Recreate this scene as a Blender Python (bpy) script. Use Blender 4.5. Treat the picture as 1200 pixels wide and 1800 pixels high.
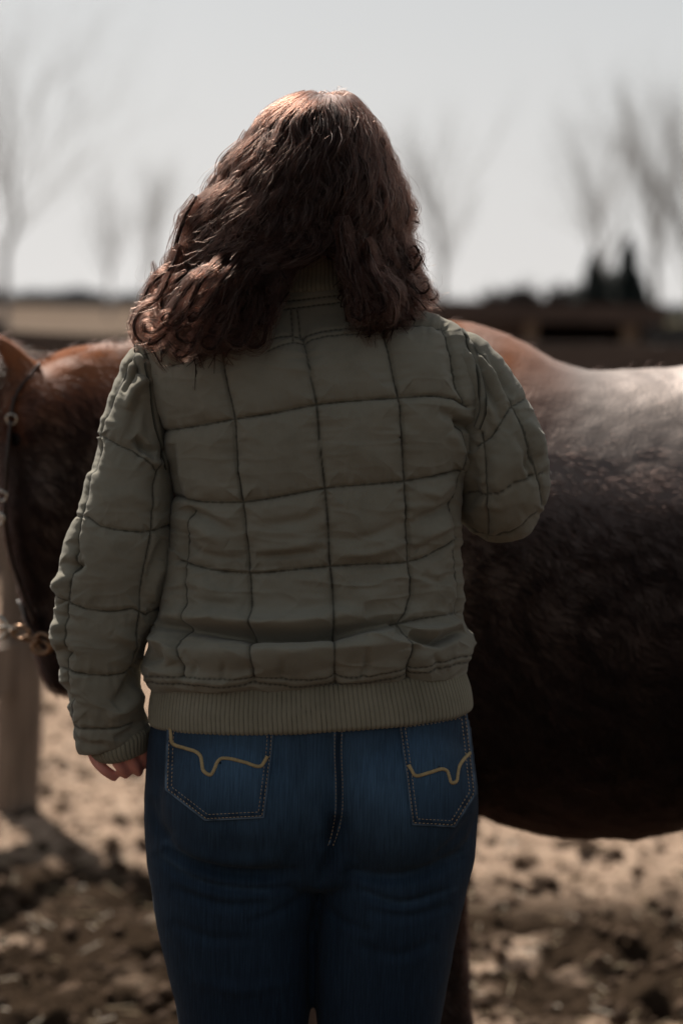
import bpy, math, random
import numpy as np
from mathutils import Vector, Matrix

for o in list(bpy.data.objects):
    bpy.data.objects.remove(o)
SC = bpy.context.scene
COL = SC.collection
R = np.random.RandomState(7)
random.seed(7)

# ------------------------------------------------------------------ camera
F = 4250.0                       # focal length in pixels of a 1200x1800 frame
CAM = np.array([0.0, 0.0, 1.44])
th, rho = math.atan(360 / F), math.radians(1.2)
fw = np.array([0, math.cos(th), -math.sin(th)])
r0 = np.array([1.0, 0, 0]); u0 = np.array([0, math.sin(th), math.cos(th)])
rt = math.cos(rho) * r0 + math.sin(rho) * u0
up = -math.sin(rho) * r0 + math.cos(rho) * u0
cd = bpy.data.cameras.new('camera'); cam = bpy.data.objects.new('camera', cd); COL.objects.link(cam)
cam.matrix_world = Matrix(((rt[0], up[0], -fw[0], CAM[0]), (rt[1], up[1], -fw[1], CAM[1]),
                           (rt[2], up[2], -fw[2], CAM[2]), (0, 0, 0, 1)))
cd.sensor_fit = 'VERTICAL'; cd.sensor_height = 36; cd.sensor_width = 24; cd.lens = 85
cd.clip_start = 0.1; cd.clip_end = 6000
cd.dof.use_dof = True; cd.dof.focus_distance = 2.74; cd.dof.aperture_fstop = 3.4
SC.camera = cam

# ------------------------------------------------------------------ sky and sun
SUN_EL, SUN_AZ = math.radians(48), math.radians(-24)     # azimuth from straight ahead, to the left
w = bpy.data.worlds.new('World'); SC.world = w; w.use_nodes = True
nt = w.node_tree; nt.nodes.clear()
out = nt.nodes.new('ShaderNodeOutputWorld'); bg = nt.nodes.new('ShaderNodeBackground')
sky = nt.nodes.new('ShaderNodeTexSky'); sky.sky_type = 'NISHITA'; sky.sun_disc = False
sky.sun_elevation = SUN_EL; sky.sun_rotation = SUN_AZ
sky.dust_density = 6.0; sky.air_density = 1.0; sky.ozone_density = 1.0
hs = nt.nodes.new('ShaderNodeHueSaturation'); hs.inputs['Saturation'].default_value = 0.55
mx = nt.nodes.new('ShaderNodeMix'); mx.data_type = 'RGBA'; mx.inputs[0].default_value = 0.88
mx.inputs[7].default_value = (6.9, 6.75, 6.6, 1)         # a thin even veil of high cloud
# the veil is brighter towards the sun and the horizon, dimmer overhead and on the far side from the sun
tcw = nt.nodes.new('ShaderNodeTexCoord')
def wn(op, a, b=None, c=None):
    x = nt.nodes.new('ShaderNodeVectorMath' if op == 'DOT_PRODUCT' else 'ShaderNodeMath'); x.operation = op
    for i, v in enumerate((a, b, c)):
        if v is None: continue
        if hasattr(v, 'is_linked'): nt.links.new(v, x.inputs[i])
        else: x.inputs[i].default_value = v
    return x.outputs[1] if op == 'DOT_PRODUCT' else x.outputs[0]
dp = wn('DOT_PRODUCT', tcw.outputs['Generated'], (math.sin(SUN_AZ), math.cos(SUN_AZ), 0))
sunward = wn('MULTIPLY_ADD', dp, .30, .70)
sxyz = nt.nodes.new('ShaderNodeSeparateXYZ'); nt.links.new(tcw.outputs['Generated'], sxyz.inputs[0])
low = wn('POWER', wn('MAXIMUM', wn('SUBTRACT', 1.0, wn('ABSOLUTE', sxyz.outputs[2])), 0.0), 3.6)
veil = wn('MULTIPLY', sunward, wn('MULTIPLY_ADD', low, .46, .54))
vm = nt.nodes.new('ShaderNodeMix'); vm.data_type = 'RGBA'; vm.blend_type = 'MULTIPLY'; vm.inputs[0].default_value = 1
vc = nt.nodes.new('ShaderNodeMix'); vc.data_type = 'RGBA'; vc.inputs[6].default_value = (4.6, 5.2, 5.7, 1); vc.inputs[7].default_value = (6.3, 6.12, 5.95, 1)
nt.links.new(low, vc.inputs[0]); nt.links.new(vc.outputs[2], vm.inputs[6]); vcr = nt.nodes.new('ShaderNodeCombineColor')
for i in range(3): nt.links.new(veil, vcr.inputs[i])
nt.links.new(vcr.outputs[0], vm.inputs[7]); nt.links.new(vm.outputs[2], mx.inputs[7])
nt.links.new(sky.outputs[0], hs.inputs['Color']); nt.links.new(hs.outputs[0], mx.inputs[6])
nt.links.new(mx.outputs[2], bg.inputs[0]); bg.inputs[1].default_value = 0.10
nt.links.new(bg.outputs[0], out.inputs[0])
sl = bpy.data.lights.new('sun', 'SUN'); sl.energy = 5.0; sl.angle = math.radians(0.6); sl.color = (1.0, 0.93, 0.84)
so = bpy.data.objects.new('sun', sl); COL.objects.link(so)
sd = Vector((math.sin(SUN_AZ) * math.cos(SUN_EL), math.cos(SUN_AZ) * math.cos(SUN_EL), math.sin(SUN_EL)))
so.rotation_euler = sd.to_track_quat('Z', 'Y').to_euler()
SC.view_settings.view_transform = 'Standard'; SC.view_settings.look = 'None'
SC.view_settings.exposure = 0.5; SC.view_settings.gamma = 1.0; SC.view_settings.use_curve_mapping = False
SC.render.engine = 'CYCLES'
SC.cycles.use_denoising = True
try: SC.cycles.denoiser = 'OPENIMAGEDENOISE'
except Exception: pass
SC.cycles.max_bounces = 6; SC.cycles.diffuse_bounces = 3; SC.cycles.glossy_bounces = 3
SC.cycles.transmission_bounces = 4; SC.cycles.transparent_max_bounces = 8
SC.cycles_curves.shape = 'RIBBONS'

# ------------------------------------------------------------------ helpers
def P(px, py, Y):
    px = np.asarray(px, float); py = np.asarray(py, float); Y = np.asarray(Y, float)
    d = fw + ((px - 600) / F)[..., None] * rt - ((py - 900) / F)[..., None] * up
    return CAM + d * (Y / d[..., 1])[..., None]

def project(p):
    d = p - CAM
    z = d @ fw
    return 600 + F * (d @ rt) / z, 900 - F * (d @ up) / z

def interp(ts, vals, t):
    """smooth (monotone Hermite) interpolation of rows of numbers"""
    ts = np.asarray(ts, float); vals = np.asarray(vals, float)
    if vals.ndim == 1: vals = vals[:, None]
    h = np.diff(ts)[:, None]; dl = np.diff(vals, axis=0) / h
    m = np.zeros_like(vals)
    a, b = dl[:-1], dl[1:]
    same = (a * b) > 0
    m[1:-1] = np.where(same, 2 * a * b / np.where(same, a + b, 1), 0)
    m[0], m[-1] = dl[0], dl[-1]
    i = np.clip(np.searchsorted(ts, t, side='right') - 1, 0, len(ts) - 2)
    s = ((t - ts[i]) / (ts[i + 1] - ts[i]))[:, None]; hh = (ts[i + 1] - ts[i])[:, None]
    s2, s3 = s * s, s * s * s
    return vals[i] * (2 * s3 - 3 * s2 + 1) + m[i] * hh * (s3 - 2 * s2 + s) + vals[i + 1] * (3 * s2 - 2 * s3) + m[i + 1] * hh * (s3 - s2)

def catmull(pts, n=None, closed=False, step=None):
    p = np.asarray(pts, float)
    seg = np.linalg.norm(np.diff(p, axis=0), axis=1)
    t = np.concatenate([[0], np.cumsum(np.maximum(seg, 1e-6))])
    if n is None: n = max(3, int(t[-1] / step) + 1)
    tt = np.linspace(0, t[-1], n)
    m = np.zeros_like(p)
    d = np.diff(p, axis=0) / np.diff(t)[:, None]
    m[0], m[-1] = d[0], d[-1]
    if len(p) > 2: m[1:-1] = 0.5 * (d[:-1] + d[1:])
    i = np.clip(np.searchsorted(t, tt, side='right') - 1, 0, len(t) - 2)
    h = (t[i + 1] - t[i])[:, None]; s = ((tt - t[i]) / (t[i + 1] - t[i]))[:, None]
    s2, s3 = s * s, s ** 3
    return p[i] * (2 * s3 - 3 * s2 + 1) + m[i] * h * (s3 - 2 * s2 + s) + p[i + 1] * (3 * s2 - 2 * s3) + m[i + 1] * h * (s3 - s2)

def _hash(i, seed):
    i = (i * 1103515245 + seed * 12345 + 1013904223) & 0x7fffffff
    i = ((i >> 13) ^ i) * 1274126177 & 0x7fffffff
    return ((i >> 16) ^ i) & 0xffff

def vnoise(p, seed=0):
    """value noise, -1..1; p is (n, 2) or (n, 3)"""
    p = np.asarray(p, float)
    i = np.floor(p).astype(np.int64); f = p - i
    f = f * f * (3 - 2 * f)
    D = p.shape[1]; out = np.zeros(len(p))
    for c in range(2 ** D):
        wgt = np.ones(len(p)); key = np.zeros(len(p), np.int64)
        for d in range(D):
            b = (c >> d) & 1
            wgt = wgt * (f[:, d] if b else 1 - f[:, d])
            key = (key * 7919 + (i[:, d] + b) * (7349 + 131 * d)) & 0x7fffffff
            key = _hash(key, seed + d)
        out += wgt * (key / 32767.5 - 1)
    return out

def fbm(p, octv=4, seed=0, gain=0.5):
    a, s, o = 1.0, 0.0, 0.0
    p = np.asarray(p, float)
    for k in range(octv):
        s = s + a * vnoise(p * 2 ** k + 17.3 * k, seed + k); o += a; a *= gain
    return s / o

def new_mesh(name, V, Fc, mat=None, smooth=True):
    me = bpy.data.meshes.new(name)
    V = np.asarray(V, np.float32); 
    if isinstance(Fc, np.ndarray):
        k = Fc.shape[1]
        me.vertices.add(len(V)); me.vertices.foreach_set('co', V.ravel())
        me.loops.add(Fc.size); me.loops.foreach_set('vertex_index', Fc.astype(np.int32).ravel())
        me.polygons.add(len(Fc)); me.polygons.foreach_set('loop_start', np.arange(0, Fc.size, k, dtype=np.int32))
        me.polygons.foreach_set('loop_total', np.full(len(Fc), k, np.int32))
        me.update(calc_edges=True)
    else:
        me.from_pydata([tuple(map(float, v)) for v in V], [], Fc)
    me.polygons.foreach_set('use_smooth', np.full(len(me.polygons), smooth))
    if mat: me.materials.append(mat)
    me.validate(); me.update()
    return me

def link(name, me, parent=None):
    o = bpy.data.objects.new(name, me); COL.objects.link(o)
    if parent is not None:
        o.parent = parent
        o.matrix_parent_inverse = parent.matrix_world.inverted() if False else Matrix.Translation(-parent.location)
    return o

def thing(name, loc, label, cat, group=None):
    o = bpy.data.objects.new(name, None); COL.objects.link(o); o.location = loc
    o.empty_display_size = 0.1
    o['label'] = label; o['category'] = cat
    if group: o['group'] = group
    return o

def grid_faces(nr, nc, wrap=True):
    r = np.arange(nr - 1)[:, None]; c = np.arange(nc if wrap else nc - 1)[None]
    c2 = (c + 1) % nc
    return np.stack([r * nc + c, r * nc + c2, (r + 1) * nc + c2, (r + 1) * nc + c], -1).reshape(-1, 4)

def grid_normals(G, wrap=True):
    if wrap: du = np.roll(G, -1, 1) - np.roll(G, 1, 1)
    else: du = np.gradient(G, axis=1)
    dv = np.gradient(G, axis=0)
    n = np.cross(du, dv)
    return n / (np.linalg.norm(n, axis=-1, keepdims=True) + 1e-12)

def rings_px(rows, nr, nc, back=0.78):
    """rows: (xl, yl, xr, yr, Yc, half depth behind (to the camera), half depth in front, exponent)"""
    rows = np.asarray(rows, float)
    L = P(rows[:, 0], rows[:, 1], rows[:, 4]); Rr = P(rows[:, 2], rows[:, 3], rows[:, 4])
    mid = (L + Rr) / 2
    t = np.concatenate([[0], np.cumsum(np.linalg.norm(np.diff(mid, axis=0), axis=1) + 0.3 * np.abs(np.diff(rows[:, 5])) + 0.25 * np.abs(np.diff(np.linalg.norm(Rr - L, axis=1))))])
    tt = np.linspace(0, t[-1], nr)
    D = interp(t, np.hstack([L, Rr, rows[:, 5:]]), tt)
    L, Rr, hb, hf, ex = D[:, :3], D[:, 3:6], D[:, 6], D[:, 7], D[:, 8]
    nb = int(nc * back)
    a = np.concatenate([np.linspace(-math.pi, 0, nb, endpoint=False), np.linspace(0, math.pi, nc - nb, endpoint=False)])
    ca, sa = np.cos(a), np.sin(a)
    e = (2 / ex)[:, None]
    cx = np.sign(ca) * np.abs(ca) ** e; sy = np.sign(sa) * np.abs(sa) ** e
    mid = (L + Rr) / 2; half = (Rr - L) / 2
    dep = np.where(sa < 0, hb[:, None], hf[:, None])
    G = mid[:, None] + half[:, None] * cx[..., None] + (sy * dep)[..., None] * np.array([0, 1.0, 0])
    return G

def tube_grid(path, ra, rb, nr, nc, up0=(0, 1, 0), smooth=True):
    path = np.asarray(path, float)
    t = np.concatenate([[0], np.cumsum(np.linalg.norm(np.diff(path, axis=0), axis=1))])
    tt = np.linspace(0, t[-1], nr)
    D = interp(t, np.column_stack([path, ra, rb]), tt)
    p = catmull(path, nr) if len(path) > 2 else D[:, :3]
    T = np.gradient(p, axis=0); T /= np.linalg.norm(T, axis=1, keepdims=True)
    N = np.zeros_like(p); v = np.array(up0, float)
    for i in range(nr):
        v = v - T[i] * (v @ T[i]); v /= np.linalg.norm(v); N[i] = v
    B = np.cross(T, N)
    a = np.linspace(0, 2 * math.pi, nc, endpoint=False)
    return p[:, None] + (np.cos(a)[None, :, None] * N[:, None] * D[:, 3][:, None, None]) + (np.sin(a)[None, :, None] * B[:, None] * D[:, 4][:, None, None])

def cap(V, Fc, nr, nc):
    """close both ends of a wrapped grid with centre fans; returns V, quads + tri list"""
    V = list(V.reshape(-1, 3)); fs = [tuple(q) for q in Fc]
    c0 = len(V); V.append(np.mean(V[:nc], axis=0)); c1 = len(V); V.append(np.mean(V[(nr - 1) * nc:nr * nc], axis=0))
    for i in range(nc):
        fs.append((c0, (i + 1) % nc, i)); fs.append((c1, (nr - 1) * nc + i, (nr - 1) * nc + (i + 1) % nc))
    return np.array(V), fs

def union(name, grids, voxel, smooth_it, mat):
    """voxel union of closed ring grids -> one continuous mesh"""
    V, Fs, n = [], [], 0
    for G in grids:
        nr, nc = G.shape[:2]
        v, f = cap(G, grid_faces(nr, nc), nr, nc)
        V.append(v); Fs += [tuple(i + n for i in q) for q in f]; n += len(v)
    me = new_mesh(name, np.vstack(V), Fs, mat)
    tmp = bpy.data.objects.new('tmp', me); COL.objects.link(tmp)
    m = tmp.modifiers.new('r', 'REMESH'); m.mode = 'VOXEL'; m.voxel_size = voxel; m.use_smooth_shade = True
    s = tmp.modifiers.new('s', 'SMOOTH'); s.factor = 0.5; s.iterations = smooth_it
    dg = bpy.context.evaluated_depsgraph_get()
    res = bpy.data.meshes.new_from_object(tmp.evaluated_get(dg))
    bpy.data.objects.remove(tmp); bpy.data.meshes.remove(me)
    res.name = name
    res.polygons.foreach_set('use_smooth', np.full(len(res.polygons), True))
    if mat and not res.materials: res.materials.append(mat)
    return res

def get_co(me):
    a = np.empty(len(me.vertices) * 3, np.float32); me.vertices.foreach_get('co', a); return a.reshape(-1, 3).astype(float)
def get_no(me):
    a = np.empty(len(me.vertices) * 3, np.float32); me.vertex_normals.foreach_get('vector', a); return a.reshape(-1, 3).astype(float)
def set_co(me, V):
    me.vertices.foreach_set('co', V.astype(np.float32).ravel()); me.update()
def set_attr(me, name, vals):
    a = me.attributes.new(name, 'FLOAT', 'POINT'); a.data.foreach_set('value', np.asarray(vals, np.float32).ravel())

def boxes(name, items, mat):
    """items: (centre, size, rotz) boxes joined in one mesh"""
    V, Fs = [], []
    for c, s, rz in items:
        n = len(V); cz, sz = math.cos(rz), math.sin(rz)
        for dx, dy, dz in ((-1,-1,-1),(1,-1,-1),(1,1,-1),(-1,1,-1),(-1,-1,1),(1,-1,1),(1,1,1),(-1,1,1)):
            x, y, z = dx * s[0] / 2, dy * s[1] / 2, dz * s[2] / 2
            V.append((c[0] + x * cz - y * sz, c[1] + x * sz + y * cz, c[2] + z))
        for f in ((0,3,2,1),(4,5,6,7),(0,1,5,4),(1,2,6,5),(2,3,7,6),(3,0,4,7)): Fs.append(tuple(i + n for i in f))
    return new_mesh(name, np.array(V), Fs, mat, smooth=False)

def plank(name, a, b, width, thick, mat, parent, seed=0):
    """a weathered plank from a to b, standing on edge, a little uneven"""
    a = np.array(a, float); b = np.array(b, float); L = np.linalg.norm(b - a); n = max(4, int(L / 0.25))
    t = np.linspace(0, 1, n); c = a + (b - a) * t[:, None]
    d = (b - a) / L; side = np.cross(d, [0, 0, 1.0]); side /= np.linalg.norm(side)
    rr = np.random.RandomState(seed + 5)
    c = c + side * (0.006 * np.interp(t, np.linspace(0, 1, 5), rr.randn(5)))[:, None]
    c[:, 2] += 0.008 * np.interp(t, np.linspace(0, 1, 6), rr.randn(6))
    hw = width / 2 * (1 + 0.05 * rr.randn(n)); z = np.array([0, 0, 1.0])
    e = 0.2 * thick
    prof = [(-.5, -1 + e), (-.5 + .2, -1), (.5 - .2, -1), (.5, -1 + e), (.5, 1 - e), (.3, 1), (-.3, 1), (-.5, 1 - e)]
    G = np.stack([c + side * (p[0] * thick) + z * (p[1] * hw)[:, None] for p in prof], 1)
    v, f = cap(G, grid_faces(n, 8), n, 8)
    return link(name, new_mesh(name, v, f, mat, smooth=False), parent)

# --- materials
class NT:
    def __init__(s, name):
        s.m = bpy.data.materials.new(name); s.m.use_nodes = True; s.t = s.m.node_tree
        s.b = s.t.nodes['Principled BSDF']; s.o = s.t.nodes['Material Output']
    def n(s, typ, **kw):
        x = s.t.nodes.new(typ)
        for k, v in kw.items():
            if k.startswith('_'): setattr(x, k[1:], v)
            else: x.inputs[k.replace('__', ' ')].default_value = v
        return x
    def l(s, a, b): s.t.links.new(a, b)
    def coord(s, scale=(1, 1, 1), kind='Object', rot=(0, 0, 0)):
        tc = s.n('ShaderNodeTexCoord'); mp = s.n('ShaderNodeMapping')
        mp.inputs['Scale'].default_value = scale; mp.inputs['Rotation'].default_value = rot
        s.l(tc.outputs[kind], mp.inputs[0]); return mp.outputs[0]
    def noise(s, vec, scale, detail=4, rough=.55):
        x = s.n('ShaderNodeTexNoise', Scale=scale, Detail=detail, Roughness=rough); s.l(vec, x.inputs['Vector']); return x.outputs['Fac']
    def ramp(s, fac, stops):
        x = s.n('ShaderNodeValToRGB'); e = x.color_ramp.elements
        while len(e) < len(stops): e.new(0.5)
        for k, (p, c) in enumerate(stops):
            e[k].position = p; e[k].color = tuple(c) + (1,) if len(c) == 3 else c
        s.l(fac, x.inputs[0]); return x.outputs[0]
    def mix(s, fac, a, b, mode='MIX'):
        x = s.n('ShaderNodeMix', _data_type='RGBA', _blend_type=mode)
        for i, v in ((0, fac), (6, a), (7, b)):
            if hasattr(v, 'is_linked'): s.l(v, x.inputs[i])
            else: x.inputs[i].default_value = v if i == 0 else (tuple(v) + (1,))[:4]
        return x.outputs[2]
    def math(s, op, a, b=0.0):
        x = s.n('ShaderNodeMath', _operation=op)
        for i, v in ((0, a), (1, b)):
            if hasattr(v, 'is_linked'): s.l(v, x.inputs[i])
            else: x.inputs[i].default_value = v
        return x.outputs[0]
    def attr(s, name):
        x = s.n('ShaderNodeAttribute', _attribute_name=name); return x.outputs['Fac']
    def color(s, c): s.l(c, s.b.inputs['Base Color'])
    def bump(s, h, strength=.3, dist=.001, prev=None):
        x = s.n('ShaderNodeBump', Strength=strength, Distance=dist); s.l(h, x.inputs['Height'])
        if prev: s.l(prev, x.inputs['Normal'])
        s.l(x.outputs[0], s.b.inputs['Normal']); return x.outputs[0]
    def set(s, **kw):
        for k, v in kw.items(): s.b.inputs[k.replace('__', ' ')].default_value = v
        return s

def jacket_mat(rib=False):
    t = NT('olive_rib' if rib else 'olive_cotton')
    c = t.coord(); big = t.noise(c, 9, 5, .6); mid = t.noise(c, 60, 3)
    cx = t.coord((1, 1, .25)); cz = t.coord((.25, .25, 1))
    wa = t.noise(cx, 2600, 1); wb = t.noise(cz, 2600, 1)
    base = t.ramp(big, [(.3, (.192, .168, .114)), (.52, (.243, .213, .149)), (.72, (.295, .260, .187))])
    base = t.mix(t.math('MULTIPLY', mid, .25), base, (.30, .268, .205))
    weave = t.math('ADD', wa, wb)
    slub = t.math('ADD', t.noise(t.coord((900, 900, 90)), 1.0, 3, .6), t.noise(t.coord((110, 110, 900)), 1.0, 3, .6))
    fade = t.noise(t.coord((1, 1, 1)), 24, 5, .65)
    base = t.mix(t.math('MULTIPLY', t.ramp(weave, [(.35, (0, 0, 0)), (.65, (1, 1, 1))]), .0 if rib else .30), base, (.23, .215, .175))
    base = t.mix(t.math('MULTIPLY', t.ramp(slub, [(.75, (0, 0, 0)), (1.0, (1, 1, 1))]), .0 if rib else .5), base, (.24, .225, .18))
    base = t.mix(t.math('MULTIPLY', t.ramp(fade, [(.5, (0, 0, 0)), (.75, (1, 1, 1))]), .35), base, (.135, .120, .086))
    base = t.mix(t.attr('seam'), base, (.026, .026, .019))
    t.color(base)
    t.bump(weave, .35, .0006)
    t.set(Roughness=.88, Specular__IOR__Level=.15, Sheen__Weight=.12, Sheen__Roughness=.5)
    return t.m

def denim_mat():
    t = NT('indigo_denim')
    c = t.coord(); st = t.noise(t.coord((700, 40, 24), rot=(0, .035, 0)), 1.0, 5, .75); st2 = t.noise(t.coord((1500, 60, 30), rot=(0, .05, 0)), 1.0, 2, .6)
    cross = t.noise(t.coord((300, 300, 900)), 1.0, 2, .5)
    big = t.noise(c, 7, 4, .6); tw = t.noise(t.coord((1, 1, 1), rot=(0, .7, 0)), 1900, 1)
    base = t.ramp(st, [(.30, (.0030, .0072, .0150)), (.5, (.0065, .0155, .0305)), (.76, (.018, .040, .070))])
    base = t.mix(t.math('MULTIPLY', cross, .12), base, (.005, .012, .027))
    base = t.mix(t.math('MULTIPLY', t.ramp(big, [(.4, (0, 0, 0)), (.75, (1, 1, 1))]), .22), base, (.016, .032, .058))
    ws = t.math('MULTIPLY', t.attr('wear_light'), t.ramp(t.math('MULTIPLY', t.math('ADD', st, st2), .5), [(.36, (.42, .42, .42)), (.62, (1, 1, 1))]))
    base = t.mix(ws, base, (.105, .195, .300))
    base = t.mix(t.attr('edge'), base, (.19, .26, .34))
    base = t.mix(t.attr('dark'), base, (.004, .009, .020))
    t.color(base); t.bump(t.math('ADD', tw, st), .35, .0006)
    t.set(Roughness=.8, Specular__IOR__Level=.2, Sheen__Weight=.03)
    return t.m

def plain(name, col, rough=.6, metal=0.0, bump=None, var=.3, scale=30, **kw):
    t = NT(name); c = t.coord(); f = t.noise(c, scale, 5, .6)
    lo = tuple(x * (1 - var) for x in col); hi = tuple(min(1, x * (1 + var)) for x in col)
    t.color(t.ramp(f, [(.3, lo), (.7, hi)]))
    if bump: t.bump(f, .5, bump)
    t.set(Roughness=rough, Metallic=metal, **kw); return t.m

def hair_mat(name, melanin, red, rough=.44, tint=None, ior=1.55, col=None):
    m = bpy.data.materials.new(name); m.use_nodes = True; n = m.node_tree; n.nodes.clear()
    o = n.nodes.new('ShaderNodeOutputMaterial'); h = n.nodes.new('ShaderNodeBsdfHairPrincipled')
    h.parametrization = 'COLOR' if col else 'MELANIN'
    if col: h.inputs['Color'].default_value = col + (1,)
    if not col:
        h.inputs['Melanin'].default_value = melanin; h.inputs['Melanin Redness'].default_value = red
        h.inputs['Random Color'].default_value = .25
        if tint: h.inputs['Tint'].default_value = tint + (1,)
    h.inputs['Roughness'].default_value = rough; h.inputs['Radial Roughness'].default_value = .45
    h.inputs['IOR'].default_value = ior
    n.links.new(h.outputs[0], o.inputs[0]); return m

def wood_mat(name, c0, c1, axis=0):
    t = NT(name); sc = [14, 14, 14]; sc[axis] = 1.2
    g = t.noise(t.coord(tuple(sc)), 3, 6, .65); b = t.noise(t.coord(), 5, 4)
    col = t.ramp(g, [(.25, c0), (.7, c1)]); col = t.mix(t.math('MULTIPLY', b, .5), col, tuple(x * .5 for x in c0))
    t.color(col); t.bump(g, .6, .004); t.set(Roughness=.85, Specular__IOR__Level=.2); return t.m

M_JACKET, M_RIB, M_DENIM = jacket_mat(), jacket_mat(True), denim_mat()
M_THREAD = plain('tan_thread', (.42, .29, .13), .6, var=.2, scale=300)
M_STITCH = plain('orange_thread', (.50, .34, .19), .7, var=.2, scale=300)
M_SKIN = NT('skin').set(Base__Color=(.80, .34, .27, 1), Roughness=.5, Subsurface__Weight=.15, Subsurface__Scale=.01)
M_SKIN.b.inputs['Subsurface Radius'].default_value = (1, .3, .15); M_SKIN = M_SKIN.m
M_NAIL = plain('nail', (.62, .36, .30), .3, var=.05)
M_BOOT = plain('brown_leather', (.10, .05, .025), .45, bump=.001)
M_HAIR = hair_mat('dark_brown_hair', .87, .42, .3, (1, .76, .79), 1.30, (.027, .0100, .0064))
M_LOCK = plain('hair_core', (.014, .0075, .006), .7, var=.4, scale=160, Specular__IOR__Level=.08)
M_COAT = None

# ================================================================== GROUND
def graded(lo, hi, a, b, fine, g=1.09):
    c = list(np.arange(a, b, fine)); s, x = fine, c[-1]
    while x < hi: s *= g; x += s; c.append(x)
    s, x = fine, a; left = []
    while x > lo: s *= g; x -= s; left.append(x)
    return np.array(left[::-1] + c)
gx = graded(-1500, 1500, -1.3, 1.4, .013); gy = graded(-60, 4000, 4.2, 8.6, .013, 1.05)
X, Y = np.meshgrid(gx, gy)
pts = np.column_stack([X.ravel(), Y.ravel()])
def ground_h(p):
    x, y = p[:, 0], p[:, 1]
    near = np.clip((14 - y) / 8, 0, 1) * np.clip((y + 6) / 6, 0, 1)
    h = .022 * fbm(p * 3.0, 3, 3) + .060 * np.abs(fbm(p * 8.5, 4, 11, .6)) * (.25 + .75 * np.clip((6.2 - y) / 1.0, 0, 1)) + .022 * fbm(p * 20, 4, 23, .6)
    pits = np.clip(fbm(p * 7.0, 2, 31) - .28, 0, 1) * (.3 + .7 * np.clip((5.9 - y) / .8, 0, 1))
    h = h - .20 * pits
    far = 1.2 * fbm(p * .006, 2, 5) * np.clip((y - 60) / 300, 0, 1)
    return h * near + far - .015
def ground_mat():
    t = NT('churned_paddock_soil')
    c = t.coord(); a = t.noise(c, 3.0, 6, .65); b = t.noise(c, 22, 6, .7); s = t.noise(t.coord((1, 2.6, 1), rot=(0, 0, .5)), 60, 4, .6)
    col = t.ramp(b, [(.30, (.12, .080, .056)), (.48, (.34, .240, .175)), (.70, (.54, .40, .30))])
    col = t.mix(t.math('MULTIPLY', t.ramp(s, [(.55, (0, 0, 0)), (.7, (1, 1, 1))]), .5), col, (.46, .38, .27))
    mud_shade = t.attr('mud_shade')
    col = t.mix(mud_shade, col, (.030, .020, .013))
    geo = t.n('ShaderNodeNewGeometry'); sp = t.n('ShaderNodeSeparateXYZ'); t.l(geo.outputs['Position'], sp.inputs[0])
    fld = t.n('ShaderNodeMapRange', From__Min=16.0, From__Max=26.0); t.l(sp.outputs['Y'], fld.inputs[0])
    fc = t.ramp(t.noise(t.coord((.02, .006, 1)), 4, 4), [(.35, (.115, .084, .064)), (.65, (.165, .128, .100))])
    col = t.mix(fld.outputs[0], col, fc)
    gr = t.n('ShaderNodeMapRange', From__Min=4.0, From__Max=9.0); t.l(sp.outputs['X'], gr.inputs[0])
    col = t.mix(t.math('MULTIPLY', t.math('MULTIPLY', gr.outputs[0], fld.outputs[0]), .8), col, (.095, .085, .050))
    t.color(col); t.bump(t.math('ADD', b, s), .7, .012); t.set(Roughness=.95, Specular__IOR__Level=.0); return t.m
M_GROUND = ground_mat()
gz = ground_h(pts)
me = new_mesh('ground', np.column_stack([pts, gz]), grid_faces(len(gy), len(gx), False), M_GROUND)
mud_shade = np.clip((fbm(pts * 2.6, 4, 41, .65) + .52) * 3.2, 0, 1) * np.clip((6.35 - pts[:, 1]) / .7, 0, 1) * .97
mud_shade = np.maximum(mud_shade, np.clip(1.35 - np.hypot((pts[:, 0] + .62) / .42, (pts[:, 1] - 5.85) / .46) + .5 * fbm(pts * 6, 3, 43), 0, .97))  # dark oval on the left: ground shadow painted into the soil colour
mud_shade = np.maximum(mud_shade, np.clip(fbm(pts * 9, 3, 47) * 3 - .35, 0, 1) * np.clip((6.5 - pts[:, 1]) / 1.4, 0, .8))
set_attr(me, 'mud_shade', mud_shade * (pts[:, 1] < 12))
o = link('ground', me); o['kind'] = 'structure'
def gz_at(x, y): return float(ground_h(np.array([[x, y]]))[0])

# loose clods and straw
n = 5200
cx = R.uniform(-1.5, 1.6, n); cy = 4.4 + 4.2 * R.rand(n) ** 1.3
cz = ground_h(np.column_stack([cx, cy])); sz = .004 + .026 * R.rand(n) ** 4
base = np.array([(1,0,0),(-1,0,0),(0,1,0),(0,-1,0),(0,0,.8),(0,0,-.8)], float)
bf = [(0,2,4),(2,1,4),(1,3,4),(3,0,4),(2,0,5),(1,2,5),(3,1,5),(0,3,5)]
V = (base[None] * (sz[:, None, None] * R.uniform(.6, 1.4, (n, 6, 1)))) + np.column_stack([cx, cy, cz + sz * .3])[:, None]
Fc = (np.array(bf)[None] + 6 * np.arange(n)[:, None, None]).reshape(-1, 3)
M_CLOD = plain('soil_clod', (.085, .056, .038), .9, var=.75, scale=5, Specular__IOR__Level=.05)
o = link('soil_clods', new_mesh('soil_clods', V.reshape(-1, 3), Fc, M_CLOD)); o['kind'] = 'stuff'
o['label'] = 'loose clods of dry soil scattered over the paddock'; o['category'] = 'soil'
n = 1100
sx = R.uniform(-1.5, 1.6, n); sy = 4.4 + 5 * R.rand(n) ** 1.2; szz = ground_h(np.column_stack([sx, sy])) + .008
ang = R.uniform(0, math.pi, n); ln = R.uniform(.008, .034, n); tilt = R.uniform(-.3, .5, n)
d = np.column_stack([np.cos(ang), np.sin(ang), np.sin(tilt)]) * ln[:, None]
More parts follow.
